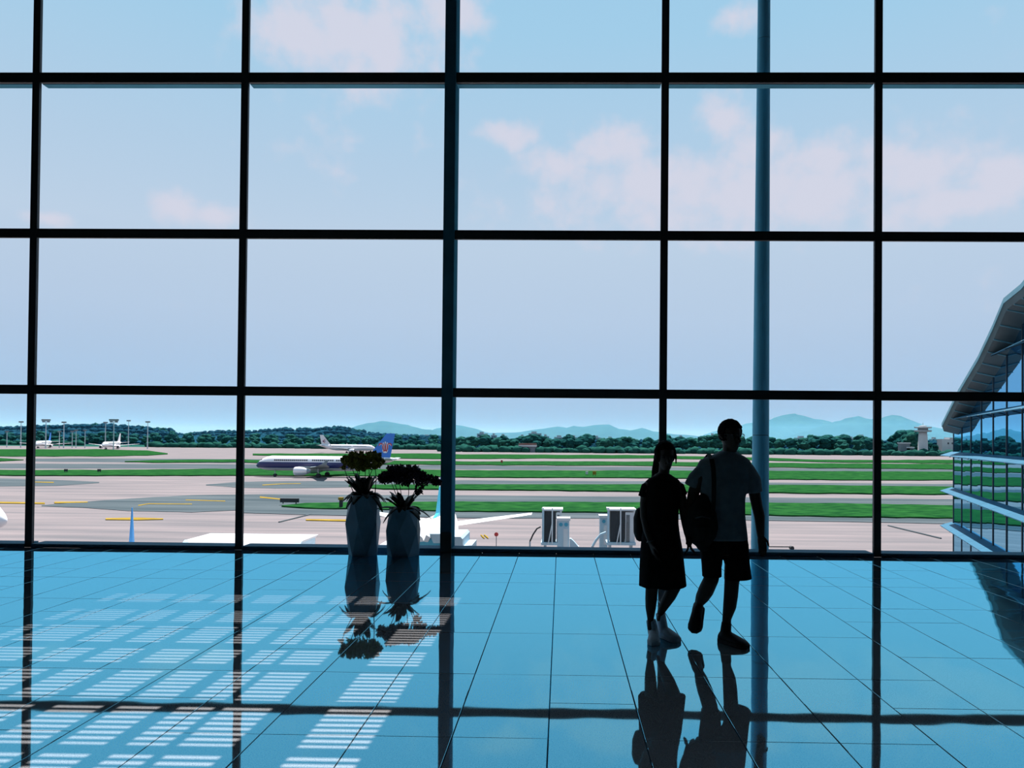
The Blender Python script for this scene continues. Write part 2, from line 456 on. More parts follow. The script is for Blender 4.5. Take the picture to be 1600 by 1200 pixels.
# terminal below the floor and an unseen canopy shaped to stripe and shade the floor
o = MB().box(XL-.3, XR+.3, 9.2, 10.2, -9.3, -.36).build('wall_base', M['canopy']); tag(o, 'terminal wall below the floor level', kind='structure')
CAN_Z = 15.0
can = empty('unseen_shade_canopy', (0, 0, CAN_Z)); tag(can, 'unseen louvre canopy added to stripe and shade the sun on the floor', kind='structure')
tanE = math.tan(SUN_ELEV)
def canopy_y(floor_y): return floor_y + CAN_Z/tanE
X_OPEN0, X_OPEN1 = -4.45, -.955
Y_OPEN0, Y_OPEN1 = 10.1, canopy_y(7.25)
MB().box(X_OPEN1, XR+4, 10.06, 19.2, 0, .2).build('sun_block_panel', M['canopy'], can)
MB().box(XL-4, X_OPEN0, 10.06, 19.2, 0, .2).build('sun_block_panel', M['canopy'], can)
MB().box(X_OPEN0, X_OPEN1, Y_OPEN1, 19.2, 0, .2).build('sun_block_panel', M['canopy'], can)  # solid panels added to keep sun off the rest of the floor
bright = [(-1.30, -.955), (-1.90, -1.63), (-2.16, -1.96), (-2.50, -2.27), (-2.87, -2.60), (-3.25, -3.0), (-3.62, -3.36), (-4.12, -3.72), (-4.4, -4.2)]
xs = sorted([X_OPEN0]+[v for b in bright for v in b]+[X_OPEN1])
edges = sorted(bright)
prev = X_OPEN0
for a, b in edges:
    if a-prev > .01: MB().box(prev, a, Y_OPEN0, Y_OPEN1, .0, .02).build('rib', M['canopy'], can)  # ribs spaced so sun falls only in the bright floor bands
    prev = b
bl = MB().box(X_OPEN0, X_OPEN1, -.0175, .0175, 0, .006).mesh('blade', M['canopy'])
y = Y_OPEN0+.04
while y < Y_OPEN1:
    link('blade', bl, can, (0, y, 0)); y += .070
for fy in (4.92, 6.02, 3.62, 6.72):  # bars added to darken gaps between the floor stripe groups
    yy = canopy_y(fy)
    MB().box(X_OPEN0, X_OPEN1, yy-.05, yy+.05, .021, .05).build('stripe_gap_bar', M['canopy'], can)

# tapered round column outside the glass
pb = at_y(1187.2, 850, 10.65); pt = at_y(1193.8, 0, 10.65)
dirc = (pt-pb)/(pt.z-pb.z)
def colp(z): return pb + dirc*(z-pb.z)
rc = empty('round_column', colp(-9.3)); tag(rc, 'blue tapered round steel column standing just outside the glass', 'column')
def crad(z): return .124 - .0045*z
o0 = colp(-9.3)
zs = [-9.3, -3, 1.62, 7.35, 14.9]
for a, b in zip(zs[:-1], zs[1:]):
    mb = MB(); mb.tube([colp(a+.004)-o0, colp(b-.004)-o0], [crad(a), crad(b)], 24)
    mb.build('column_section', M['steel_blue'], rc, smooth=False)
mb = MB(); mb.tube([colp(-9.2)-o0, colp(14.9)-o0], [crad(-9.2)-.006, crad(14.9)-.006], 16); mb.build('core', M['frame_dark'], rc)

# ------------------------------------------------------------------ airfield
G = -9.3
gd = MB().add([(-14000, 10.2, 0), (14000, 10.2, 0), (14000, 16000, 0), (-14000, 16000, 0)], [(0, 1, 2, 3)])
gd.add([(-14000, -400, -.05), (14000, -400, -.05), (14000, 10.2, -.05), (-14000, 10.2, -.05)], [(0, 1, 2, 3)])
ground = gd.build('apron_ground', M['concrete'], loc=(0, 0, G)); tag(ground, 'pale concrete airfield apron and taxiways', kind='structure')

def interp(nodes, step=20):
    out = []
    for (a, b) in zip(nodes[:-1], nodes[1:]):
        n = max(1, int(abs(b[0]-a[0])/step))
        for i in range(n):
            t = i/n; out.append(tuple(a[j]+(b[j]-a[j])*t for j in range(len(a))))
    out.append(nodes[-1]); return out
def strip(name, nodes, m, dz, label=None, parent=None, kind=None, jitter=0, thick=.0):
    nodes = interp(nodes)
    top, bot = [], []
    for (px, y0, y1) in nodes:
        j0 = jitter*random.uniform(-1, 1); j1 = jitter*random.uniform(-1, 1)
        a = at_z(px, y0+j0, G+dz); b = at_z(px, max(y1+j1, y0+j0+.05), G+dz)
        top.append((a.x, a.y, dz)); bot.append((b.x, b.y, dz))
    n = len(top); mb = MB()
    mb.add(top+bot, [(i, i+1, n+i+1, n+i) for i in range(n-1)])
    # a low edge down to the pavement
    mb.add(bot+[(x, y, 0) for x, y, z in bot], [(i, i+1, n+i+1, n+i) for i in range(n-1)])
    o = mb.build(name, m, parent)
    if parent is None: o.location = (0, 0, G)
    if label: o['label'] = label
    if kind: o['kind'] = kind
    return o
ASPH = [
    ('asphalt_shoulder', [(40, 716.5, 721), (200, 716.5, 722.5), (420, 717.5, 724)], 'far grey asphalt strip left of the taxiing airliner'),
    ('asphalt_shoulder', [(-400, 723, 731.5), (0, 724.5, 732), (300, 725, 732), (690, 727, 733), (1000, 729.5, 735), (1300, 732, 736), (1480, 733, 737.5), (2000, 736, 742)], 'long grey asphalt strip on the far side of the taxiing airliner'),
    ('asphalt_shoulder', [(-400, 746, 762), (0, 747.5, 760), (90, 750, 759), (155, 753, 754.5)], 'grey asphalt tongue at the left edge'),
    ('asphalt_shoulder', [(322, 757, 758), (370, 753, 761.5), (430, 752, 763), (560, 751.5, 761), (722, 750.5, 756.5), (1000, 752, 757), (1300, 755, 758.5), (1480, 756, 760), (2000, 759, 763)], 'grey asphalt strip in front of the taxiing airliner'),
    ('asphalt_shoulder', [(65, 789.5, 790.5), (130, 784, 793), (200, 779, 798), (300, 773.5, 800), (420, 772, 795), (480, 772.5, 789), (560, 773, 786), (722, 774, 783.8), (1000, 776, 784.8), (1300, 778, 786.3), (1480, 780, 789.3), (2000, 784, 794)], 'broad grey asphalt fillet sweeping in from the left'),
    ('asphalt_shoulder', [(380, 792, 801), (480, 792, 804), (722, 797.5, 809), (1000, 799.5, 810), (1300, 805.5, 814.5), (1480, 808, 818), (2000, 813, 824)], 'nearest grey asphalt strip along the green verge'),
]
for i_, (nm, nd, lab) in enumerate(ASPH): strip(nm, nd, M['asphalt'], .02+.012*i_, lab, kind='structure', jitter=.15)
GRASS = [
    ([(-400, 701.5, 713), (0, 702, 712.5), (150, 702, 712.5), (230, 704, 711.3), (262, 708, 709)], 'farthest green verge at the left, below the parked airliners'),
    ([(-400, 715, 721), (0, 715.5, 720.5), (37, 717.7, 718.5)], 'small green tip of grass at the left edge'),
    ([(195, 720.3, 721), (240, 718.7, 722.3), (370, 717.7, 721.6), (430, 719.8, 724.5), (677, 720, 725.3), (722, 720.7, 726), (999, 721, 727), (1300, 724, 731), (1480, 725, 732.5), (2000, 729, 738)], 'second thin green strip counted from the treeline'),
    ([(395, 708.5, 711), (540, 708.5, 714), (677, 708.3, 716.5), (722, 710, 716.5), (999, 711, 715.5), (1150, 714, 718), (1300, 718.5, 722), (1480, 718.5, 723.5), (2000, 722, 727)], 'thinnest green strip nearest the treeline'),
    ([(-400, 732, 741), (0, 734, 742), (150, 734, 742.5), (400, 732, 742), (560, 733, 743), (677, 733.5, 744), (722, 734.6, 745), (999, 735, 746), (1300, 736, 749), (1480, 737, 749.5), (2000, 741, 755)], 'green strip directly behind the wheels of the taxiing airliner'),
    ([(545, 757.5, 759), (600, 757, 763), (722, 756.5, 764), (999, 756.5, 767), (1300, 758, 770), (1480, 760, 771.5), (2000, 764, 778)], 'green strip second nearest to the glass wall'),
    ([(440, 789.3, 790), (478, 785.5, 793), (545, 784.5, 794), (722, 783.5, 797.7), (999, 784.5, 800), (1300, 786, 806), (1480, 789, 808.5), (2000, 794, 817)], 'nearest and widest bright green grass strip'),
]
for nd, lab in GRASS:
    o = strip('grass_verge', nd, M['grass'], .28, lab, kind='stuff', jitter=.35)
    o['category'] = 'grass'
YEL = [[(-60, 783, 785), (40, 784.5, 786.5), (70, 785, 787)], [(85, 783.8, 786), (137, 783.6, 785)], [(165, 809.5, 811.5), (215, 808.5, 812), (255, 809.8, 811)],
       [(216, 789, 790.2), (232, 786.4, 787.4), (300, 787, 787.8)], [(290, 780.5, 781.5), (352, 782.3, 783.3)], [(45, 752.4, 753.1), (84, 753, 754.2)],
       [(406, 775.5, 777.5), (438, 779, 780.5)], [(478, 810.8, 812.6), (545, 811.6, 814)], [(410, 757.3, 758.3), (440, 755.4, 756.2), (470, 755.2, 755.8)],
       [(751, 834.5, 835.5), (754, 836.5, 839), (757, 839, 841)], [(756, 834.5, 835.5), (760, 836.5, 839), (763, 839, 841)]]
for nd in YEL: strip('yellow_line', nd, M['yellow_paint'], .11, parent=ground)
for (a, b) in (((436, 816.5), (487, 804)), ((1388, 822), (1470, 842))):
    p, q = at_z(*a, G), at_z(*b, G)
    MB().tube([(p.x, p.y, .03), (q.x, q.y, .03)], .12, 6).build('pavement_joint', M['asphalt'], ground)

# ------------------------------------------------------------------ aircraft
def section(x, cz, r, n=20, sy=1.0):
    return [(x, r*sy*math.cos(2*math.pi*i/n), cz+r*math.sin(2*math.pi*i/n)) for i in range(n)]
def airfoil(le, te, t, up=(0, 0, 1)):
    le, te, up = Vector(le), Vector(te), Vector(up)
    c = te-le; k = up*t
    return [le, le+c*.12+k*.8, le+c*.4+k, le+c*.75+k*.5, te, le+c*.75-k*.35, le+c*.4-k*.6, le+c*.12-k*.5]
def jet(name, loc, heading, label, body, fin, group=None, winglet=2.0, L=37.6, span=17.0, windows=True, emblem=None, engine=None, stripe=None, gear=True, wing=None, wl_blade=False, wl_mat=None):
    root = empty(name, loc, heading); tag(root, label, 'airplane', group)
    R, cz = 1.98, 3.57
    prof = [(0, .04, -.32), (.006, .22, -.31), (.015, .38, -.27), (.03, .58, -.2), (.05, .76, -.12), (.075, .9, -.05), (.11, 1, 0), (.3, 1, 0), (.68, 1, 0), (.76, .92, .08),
            (.84, .72, .26), (.91, .48, .46), (.97, .25, .62), (1.0, .1, .68)]
    mb = MB(); mb.loft([section(-L*a, cz+R*c, R*b) for a, b, c in prof])
    fus = mb.build('fuselage', body, root, smooth=True)
    if windows:
        mb = MB()
        for i in range(44):
            if i in (17, 18, 30): continue
            x = -L*.15 - i*L*.62/44
            for s in (1, -1): mb.box(x-.15, x+.15, s*1.80-.14, s*1.80+.14, 4.28, 4.66)
        o = mb.build('cabin_window_row', M['window_dark'], fus); o['kind'] = 'stuff'
        for s in (1, -1):
            mb = MB()
            for k, (xa, xb) in enumerate(((1.15, 1.75), (1.85, 2.5))):
                mb.prism([(-xa, s*(.62+k*.36), 4.05), (-xb, s*(1.02+k*.34), 4.0), (-xb, s*(1.05+k*.34), 4.1), (-xa, s*(.66+k*.34), 4.15)],
                         [(-xa-.45, s*(.45+k*.36), 4.62), (-xb-.15, s*(.86+k*.34), 4.72), (-xb-.15, s*(.9+k*.3), 4.8), (-xa-.45, s*(.5+k*.3), 4.7)])
            wso = mb.build('windshield', M['window_dark'], fus); wso['kind'] = 'stuff'
    wm = wing or M['wing_grey']
    for s in (1, -1):
        mb = MB()
        rings = [airfoil((-L*.335, s*.6, 2.35), (-L*.53, s*.6, 2.3), .42), airfoil((-L*.37, s*2.2, 2.45), (-L*.53, s*2.2, 2.4), .36),
                 airfoil((-L*.475, s*6.6, 2.95), (-L*.575, s*6.6, 2.95), .2), airfoil((-L*.60, s*span, 3.9), (-L*.64, s*span, 3.9), .09)]
        mb.loft(rings); w = mb.build('wing', wm, root)
        if winglet and wl_blade:
            x0 = -L*.615
            mb = MB(); mb.loft([airfoil((x0, s*span, 3.85), (x0-.72, s*span, 3.85), .09, (0, 1, 0)), airfoil((x0-.30, s*span, 3.85+winglet), (x0-.42, s*span, 3.85+winglet), .03, (0, 1, 0))])
            mb.build('winglet', wl_mat or fin, w)
        elif winglet:
            mb = MB(); mb.loft([airfoil((-L*.60, s*span, 3.85), (-L*.64, s*span, 3.85), .08, (0, 1, 0)), airfoil((-L*.622, s*(span+.35), 3.85+winglet*.5), (-L*.648, s*(span+.35), 3.85+winglet*.5), .07, (0, 1, 0)),
                                airfoil((-L*.645, s*(span+.55), 3.85+winglet), (-L*.658, s*(span+.55), 3.85+winglet), .04, (0, 1, 0))])
            mb.build('winglet', wl_mat or fin, w)
        # engine
        ex = -L*.325
        mb = MB(); mb.lathe([(.95, 0), (1.12, -.25), (1.18, -1.2), (1.08, -2.4), (.8, -3.3), (.72, -3.4)], (ex, s*5.75, 1.72), 18, 'x')
        e = mb.build('engine', engine or M['white_paint'], root, smooth=True)
        mb = MB(); mb.lathe([(.86, .012), (.86, .0)], (ex+.004, s*5.75, 1.72), 16, 'x'); mb.build('intake', M['dark'], e)
        mb = MB(); mb.lathe([(.72, -3.41), (.42, -4.2)], (ex, s*5.75, 1.72), 14, 'x'); mb.build('exhaust_cone', M['wing_grey'], e)
        mb = MB(); mb.box(ex-4.2, ex-1.0, s*5.75-.12, s*5.75+.12, 2.6, 3.0); mb.build('pylon', wm, e)
        # tailplane
        mb = MB(); mb.loft([airfoil((-L*.865, s*.4, 4.55), (-L*.975, s*.4, 4.5), .12), airfoil((-L*.955, s*6.2, 5.15), (-L*.995, s*6.2, 5.15), .07)])
        mb.build('tailplane', wm, root)
    mb = MB(); up = (0, 1, 0)
    mb.loft([airfoil((-L*.735, 0, 5.35), (-L*.945, 0, 5.0), .08, up), airfoil((-L*.80, 0, 5.75), (-L*.955, 0, 5.6), .17, up), airfoil((-L*.925, 0, 11.75), (-L*.985, 0, 11.75), .09, up)])
    fo = mb.build('fin', fin, root)
    if emblem: emblem(fo, L)
    if gear:
        for (gx, gy, r) in ((-L*.135, 0, .38), (-L*.475, 3.8, .56), (-L*.475, -3.8, .56)):
            mb = MB(); mb.tube([(gx, gy, r), (gx+.1, gy, 2.3)], .12, 8); g = mb.build('landing_gear', M['grey_paint'], root)
            for s in (1, -1):
                mb = MB(); mb.lathe([(r*.7, -.16), (r, -.1), (r, .1), (r*.7, .16)], (gx, gy+s*.42, r), 14, 'y'); mb.build('wheel', M['dark'], g)
    return root

W_UP = (.74, .68, .70)
paint_south = banded('white_over_navy_paint', [(-1, (.38, .45, .48)), (2.35, (.012, .02, .10)), (3.92, W_UP)])
paint_white = banded('white_over_grey_paint', [(-1, (.36, .46, .52)), (2.9, W_UP)])
paint_plain = mat('plain_white_paint', (.72, .70, .72), .3, .03, .5)
blue_fin = mat('blue_fin_paint', (.03, .17, .55), .4, .05, .3)
white_fin = mat('white_fin_paint', (.7, .66, .68), .4, .05, .3)
cyan_fin = banded('blue_cyan_fin_paint', [(-1, (.05, .55, .75)), (7.4, (.62, .66, .70)), (7.55, (.08, .30, .62))])
sky_fin = mat('sky_blue_winglet', (.05, .28, .62), .4, .1, .8)

def flat_shape(parent, name, pts, m, side, cx, cz, s, dy):
    """a thin flat badge on a fin face; pts in emblem units"""
    a = [(cx+s*px*(-side), side*dy, cz+s*pz) for px, pz in pts]
    b = [(x, side*(dy+.02), z) for x, y, z in a]
    MB().prism(a, b).build(name, m, parent)
red_p = mat('emblem_red', (.42, .04, .05), .5, .05, 2)
white_p = mat('emblem_white', (.75, .72, .72), .5, .03, 2)
navy_p = mat('emblem_navy', (.02, .03, .14), .5, .05, 2)
def flower_emblem(fin, L):
    cx, cz, s = -L*.918, 8.2, 1.45
    def petal(x0, z0, x1, z1, w, bend, n=8):
        l, r = [], []
        for i in range(n+1):
            t = i/n; x = x0+(x1-x0)*t + bend*math.sin(math.pi*t); z = z0+(z1-z0)*t
            ww = w*(.35+.65*math.sin(math.pi*min(1, t*.9+.1)))
            l.append((x-ww, z)); r.append((x+ww, z))
        return l+r[::-1]
    for side in (1, -1):
        for sc, m_, dy in ((1.0, white_p, .2), (.72, red_p, .225)):
            k = sc
            flat_shape(fin, 'emblem_petal', petal(0, -.75, 0, .95*k, .20*k, 0), m_, side, cx, cz, s, dy)
            for q in (1, -1):
                flat_shape(fin, 'emblem_petal', petal(q*.30, -.7, q*.34, .8*k, .17*k, q*.10), m_, side, cx, cz, s, dy+.001)
                # curling outer petals
                out = []
                for i in range(9):
                    a = math.pi*(.15+.95*i/8); out.append((q*(.82+.42*math.cos(math.pi-a)), .28+.42*math.sin(a)))
                inn = []
                for i in range(9):
                    a = math.pi*(.15+.95*i/8); rr = .42-.26*k; inn.append((q*(.82+rr*math.cos(math.pi-a)), .24+rr*math.sin(a)))
                flat_shape(fin, 'emblem_petal', out+inn[::-1], m_, side, cx, cz, s, dy+.002)
            flat_shape(fin, 'emblem_base', [(-.55*k, -.55), (.55*k, -.55), (.42*k, -1.0), (.2*k, -1.15*k), (-.2*k, -1.15*k), (-.42*k, -1.0)], m_, side, cx, cz, s, dy+.003)
def swallow_emblem(fin, L):
    cx, cz, s = -L*.905, 7.6, 1.5
    for side in (1, -1):
        f = -1 if side == 1 else 1
        def sh(name, pts, m_, dy): flat_shape(fin, name, [(p[0], p[1]) for p in pts], m_, side, cx, cz, s, dy)
        up = [(-.6, .95), (-.1, .75), (.45, .3), (.8, 0), (.35, .05), (-.05, .35), (-.3, .6)]
        dn = [(x, -z) for x, z in up][::-1]
        g = lambda pts: [(f*side*-x*-1, z) for x, z in pts]
        sh('emblem_wing', g(up), red_p, .2); sh('emblem_wing', g(dn), red_p, .2)
        sh('emblem_body', g([(-.7, .12), (.5, .12), (.85, 0), (.5, -.12), (-.7, -.12)]), navy_p, .205)

# taxiing airliner with navy stripe
d = at_z(503, 744.6, G)
px_len = 221
Yp = 195.5
nose = at_y(400.5, 730, Yp)
jet('jet_airliner', (nose.x, Yp, G), math.pi+math.radians(.6), 'white airliner with navy side stripe and blue emblem tail, taxiing', paint_south, blue_fin, emblem=flower_emblem, winglet=1.2, wl_mat=M['wing_grey'],
    engine=banded('engine_paint', [(-1, (.36, .46, .50)), (1.4, W_UP)]))
nose2 = at_y(586.5, 700, 482)
jet('jet_airliner', (nose2.x, 482, G), math.radians(-1), 'white airliner with red swallow emblem on white tail, farther away', paint_white, white_fin, emblem=swallow_emblem, winglet=2.2, engine=M['white_paint'])
p3 = at_y(161, 690, 520)
jet('jet_airliner', (p3.x, 520, G), math.radians(284), 'small far white airliner with wide wings parked before dark woods', paint_plain, white_fin, winglet=0, wing=M['white_paint'])
p4 = at_y(57, 690, 540)
jet('jet_airliner', (p4.x, 540, G), math.radians(291), 'tiny far airliner with blue tail beside the leftmost thin bar', paint_plain, blue_fin, winglet=0, wing=M['white_paint'])
# airliner parked nose-in just outside: its fin shows beside the main mullion, one winglet farther left
jet('jet_airliner', (-8.35, 19.0, G), -math.pi/2, 'parked white airliner with blue and cyan fin beside the wide mullion and blue winglet', paint_plain, cyan_fin, winglet=2.75, wing=M['white_paint'], windows=False, span=16.6, wl_blade=True, wl_mat=sky_fin)
# one more parked airliner of which only the nose reaches into the picture
nl = at_y(10, 817, 66)
jet('jet_airliner', (nl.x, 66, G), 0.0, 'parked white airliner of which only the rounded nose shows at left edge', paint_plain, sky_fin, winglet=0, wing=M['white_paint'], windows=False)

# ------------------------------------------------------------------ hills, woods, town
def ridge(label, prof, Y, depth, seed):
    """a real ridge: crest heights from the skyline, slopes falling to both sides"""
    rr = random.Random(seed)
    pr = []
    for (a, b) in zip(prof[:-1], prof[1:]):
        n = max(1, int((b[0]-a[0])/7))
        for i in range(n):
            t = i/n; s = t*t*(3-2*t)
            pr.append((a[0]+(b[0]-a[0])*t, a[1]+(b[1]-a[1])*s))
    pr.append(prof[-1])
    crest = []
    for px, py in pr:
        p = at_y(px, py, Y); crest.append((p.x, max(p.z-G, 2)*(1+rr.uniform(-.012, .012))))
    rows = []
    for k, fz in ((-1.0, 0), (-.66, .30), (-.33, .66), (0, 1), (.4, .6), (1.0, 0)):
        rows.append([(x+rr.uniform(-1, 1)*h*.1, Y+k*depth+rr.uniform(-1, 1)*depth*.06*(0 if fz in (0, 1) else 1), h*fz*(1 if fz == 1 else rr.uniform(.8, 1.2))-(3 if fz == 0 else 0)) for x, h in crest])
    n = len(crest); mb = MB()
    vs = [p for r in rows for p in r]
    mb.add(vs, [(r*n+i, r*n+i+1, (r+1)*n+i+1, (r+1)*n+i) for r in range(len(rows)-1) for i in range(n-1)])
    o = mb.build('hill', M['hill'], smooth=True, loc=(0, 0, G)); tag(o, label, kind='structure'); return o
ridge('pale farthest mountain above the right part of the treeline', [(1080, 684), (1130, 672), (1180, 660), (1240, 646.5), (1280, 655), (1330, 672), (1400, 686)], 9500, 1500, 1)
ridge('blue mountain with two peaks left of the control tower', [(1225, 688), (1270, 672), (1310, 657), (1338, 650.5), (1360, 655), (1396, 648), (1430, 660), (1470, 672), (1530, 678), (1640, 668), (1760, 690)], 7200, 1200, 2)
ridge('long low blue mountain range in the middle', [(650, 684), (690, 668), (715, 664), (740, 669), (765, 676.5), (800, 676), (850, 670), (870, 666.5), (884, 668.5), (895, 665.5), (910, 667), (930, 664.5), (950, 663), (966, 670), (985, 672.5), (1004, 668.5), (1020, 674), (1060, 679), (1120, 684)], 6000, 900, 3)
ridge('rounded blue hill behind the blue airliner tail', [(500, 684), (540, 672), (575, 661), (600, 657.5), (630, 663), (665, 671), (700, 675), (760, 684)], 5200, 800, 4)

def ico(mb, c, r, rr, sz=1.0, sub=2):
    bm = bmesh.new(); bmesh.ops.create_icosphere(bm, subdivisions=sub, radius=1.0)
    vs = []
    off = Vector((rr.uniform(0, 99), rr.uniform(0, 99), rr.uniform(0, 99)))
    for v in bm.verts:
        k = 1 + .38*noise.noise(v.co*1.9+off) + .16*noise.noise(v.co*5+off)
        vs.append((c[0]+v.co.x*r*k, c[1]+v.co.y*r*k, c[2]+v.co.z*r*k*sz))
    fs = [tuple(v.index for v in f.verts) for f in bm.faces]
    bm.free(); mb.add(vs, fs)
def tree_mesh(seed, m, tall):
    rr = random.Random(seed); mb = MB()
    mb.tube([(0, 0, 0), (.2, 0, tall*.5)], [.45, .28], 6)
    for i in range(7):
        a = rr.uniform(0, 6.28); q = rr.uniform(0, 1)
        ico(mb, (math.cos(a)*3.2*q, math.sin(a)*2.4*q, tall*rr.uniform(.42, .86)), rr.uniform(1.9, 3.1), rr, .85)
    ico(mb, (rr.uniform(-1, 1), 0, tall*.88), 1.9, rr, .8)
    return mb.mesh('tree', m)
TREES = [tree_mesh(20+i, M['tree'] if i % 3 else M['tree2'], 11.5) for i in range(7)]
rt = random.Random(3)
def plant(px, Y, s, dz=0, label=None, grp=None, name='tree'):
    p = at_y(px, 690, Y)
    o = link(name, rt.choice(TREES), None, (p.x, Y, G+dz-.3)); o.scale = (s*rt.uniform(1.3, 1.7), s*1.3, s*rt.uniform(.9, 1.15)); o.rotation_euler = (0, 0, rt.uniform(0, 6.28))
    tag(o, label, 'tree', grp)
TL = 'dark green tree in the long row of trees beyond the runway'
def tree_h(px):   # wanted crown height in metres along the row
    if px < 1050: return 11.5
    if px < 1190: return 13
    if 1275 < px < 1320: return 15
    if 1405 < px < 1432: return 17
    if px > 1455: return 9
    return 12.5
px = 700
while px < 1660:
    for Y in (588, 630):
        plant(px+rt.uniform(-5, 5), Y+rt.uniform(-10, 10), tree_h(px)*rt.uniform(.9, 1.12)/12.5*(1.0 if Y < 600 else 1.12), 0, TL, 'trees in the row beyond the runway')
    px += rt.uniform(15, 21)
# wooded rises at the left
def rise(label, prof, Y, depth, seed):
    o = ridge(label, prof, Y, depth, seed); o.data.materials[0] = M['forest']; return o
rise('dark wooded rise behind the parked airliners at left', [(-250, 690), (-150, 672), (-60, 672), (0, 671), (60, 669), (120, 667), (165, 666), (210, 669), (260, 674), (275, 680), (330, 682), (400, 682), (470, 690)], 900, 130, 5)
rise('wooded rise behind the white tail with red emblem', [(270, 692), (300, 680), (340, 675.5), (390, 677), (410, 674), (450, 671), (490, 673), (505, 670), (518, 668), (545, 671), (575, 678), (620, 682), (690, 684), (760, 692)], 980, 140, 6)
def canopy(label, prof, Y, depth, seed, rmin=3.0, rmax=5.0, step=5.0):
    rr = random.Random(seed); mb = MB()
    px = prof[0][0]
    while px < prof[-1][0]:
        for (a, b) in zip(prof[:-1], prof[1:]):
            if a[0] <= px < b[0]: top = a[1]+(b[1]-a[1])*(px-a[0])/(b[0]-a[0])
        for kf, fz in ((-.9, .12), (-.7, .30), (-.5, .5), (-.3, .72), (-.12, .92), (.04, 1.0)):
            yy = Y+kf*depth+rr.uniform(-6, 6)
            h = max(at_y(px, top, Y).z-G, 3)*fz
            p = at_y(px+rr.uniform(-4, 4), 690, Y); x = p.x*(1 if fz > .8 else yy/Y)
            r = rr.uniform(rmin, rmax); ico(mb, (x, yy, max(h-r*.2, r*.4)), r, rr, .8, 1 if rr.random() < .6 else 2)
        px += step*rr.uniform(.8, 1.2)
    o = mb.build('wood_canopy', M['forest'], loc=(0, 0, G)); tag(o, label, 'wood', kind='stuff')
canopy('dark leafy wood covering the rise behind the parked airliners', [(-60, 671), (0, 669), (60, 667), (120, 665), (165, 664), (210, 667), (258, 672), (275, 679)], 900, 130, 31)
canopy('leafy wood covering the rise behind the white tail with red emblem', [(268, 680), (300, 678.5), (340, 674), (390, 675.5), (410, 672.5), (450, 669.5), (490, 671.5), (505, 669), (518, 667), (545, 670), (575, 677), (620, 681), (695, 683)], 980, 140, 32)
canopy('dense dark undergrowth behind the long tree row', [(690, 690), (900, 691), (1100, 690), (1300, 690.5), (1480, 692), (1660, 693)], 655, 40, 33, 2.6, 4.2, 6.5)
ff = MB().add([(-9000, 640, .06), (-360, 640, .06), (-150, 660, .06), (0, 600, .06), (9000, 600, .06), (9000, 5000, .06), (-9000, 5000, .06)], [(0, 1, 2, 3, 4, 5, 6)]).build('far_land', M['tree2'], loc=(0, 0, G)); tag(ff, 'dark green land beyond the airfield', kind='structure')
LW = 'tree of the dark wood at left behind the airfield'
for prof, Y in (([(-40, 0), (60, 0), (120, 0), (165, 0), (230, 0), (275, 0)], 860),):
    pass
def wood(px0, px1, Y0, step, skyline, h, grp):
    px = px0
    while px < px1:
        for (a, b) in zip(skyline[:-1], skyline[1:]):
            if a[0] <= px < b[0]:
                top = a[1]+(b[1]-a[1])*(px-a[0])/(b[0]-a[0])
        zt = at_y(px, top, Y0).z - G
        plant(px, Y0+rt.uniform(-12, 12), h/12.5, max(0, zt-h), LW, grp)
        px += step*rt.uniform(.8, 1.2)
SK1 = [(-60, 668), (0, 666.5), (60, 664.5), (120, 663), (160, 661.5), (210, 664.5), (265, 670), (275, 674), (300, 676), (330, 673), (345, 671.5), (400, 672.5), (420, 670), (455, 667), (490, 669), (505, 668), (512, 666), (520, 665.5), (545, 668), (570, 673), (600, 677.5), (700, 680)]
wood(-40, 270, 905, 15, SK1, 12, 'trees of the left wood')
wood(275, 690, 985, 14, SK1, 12, 'trees of the left wood')
SK2 = [(x, y+11) for x, y in SK1]
wood(-40, 690, 790, 26, SK2, 14, 'trees of the left wood')
SK3 = [(-60, 683), (275, 684), (400, 687), (700, 688)]
wood(-40, 690, 730, 18, SK3, 10, 'trees of the left wood')
# low scrub belt in front of the trees
mb = MB(); rr = random.Random(77)
px = -80
while px < 1640:
    Y = 560 if px > 690 else (640 if px > 200 else 700)
    if not 130 < px < 232:
        p = at_y(px, 700, Y+rr.uniform(-8, 8)); r = rr.uniform(1.8, 3.2)
        ico(mb, (p.x, p.y, r*.55), r*1.5, rr, .75)
    px += rr.uniform(4, 7)
o = mb.build('scrub_belt', M['scrub'], smooth=True, loc=(0, 0, G)); tag(o, 'low green scrub along the foot of the treeline', 'shrubs', kind='stuff')

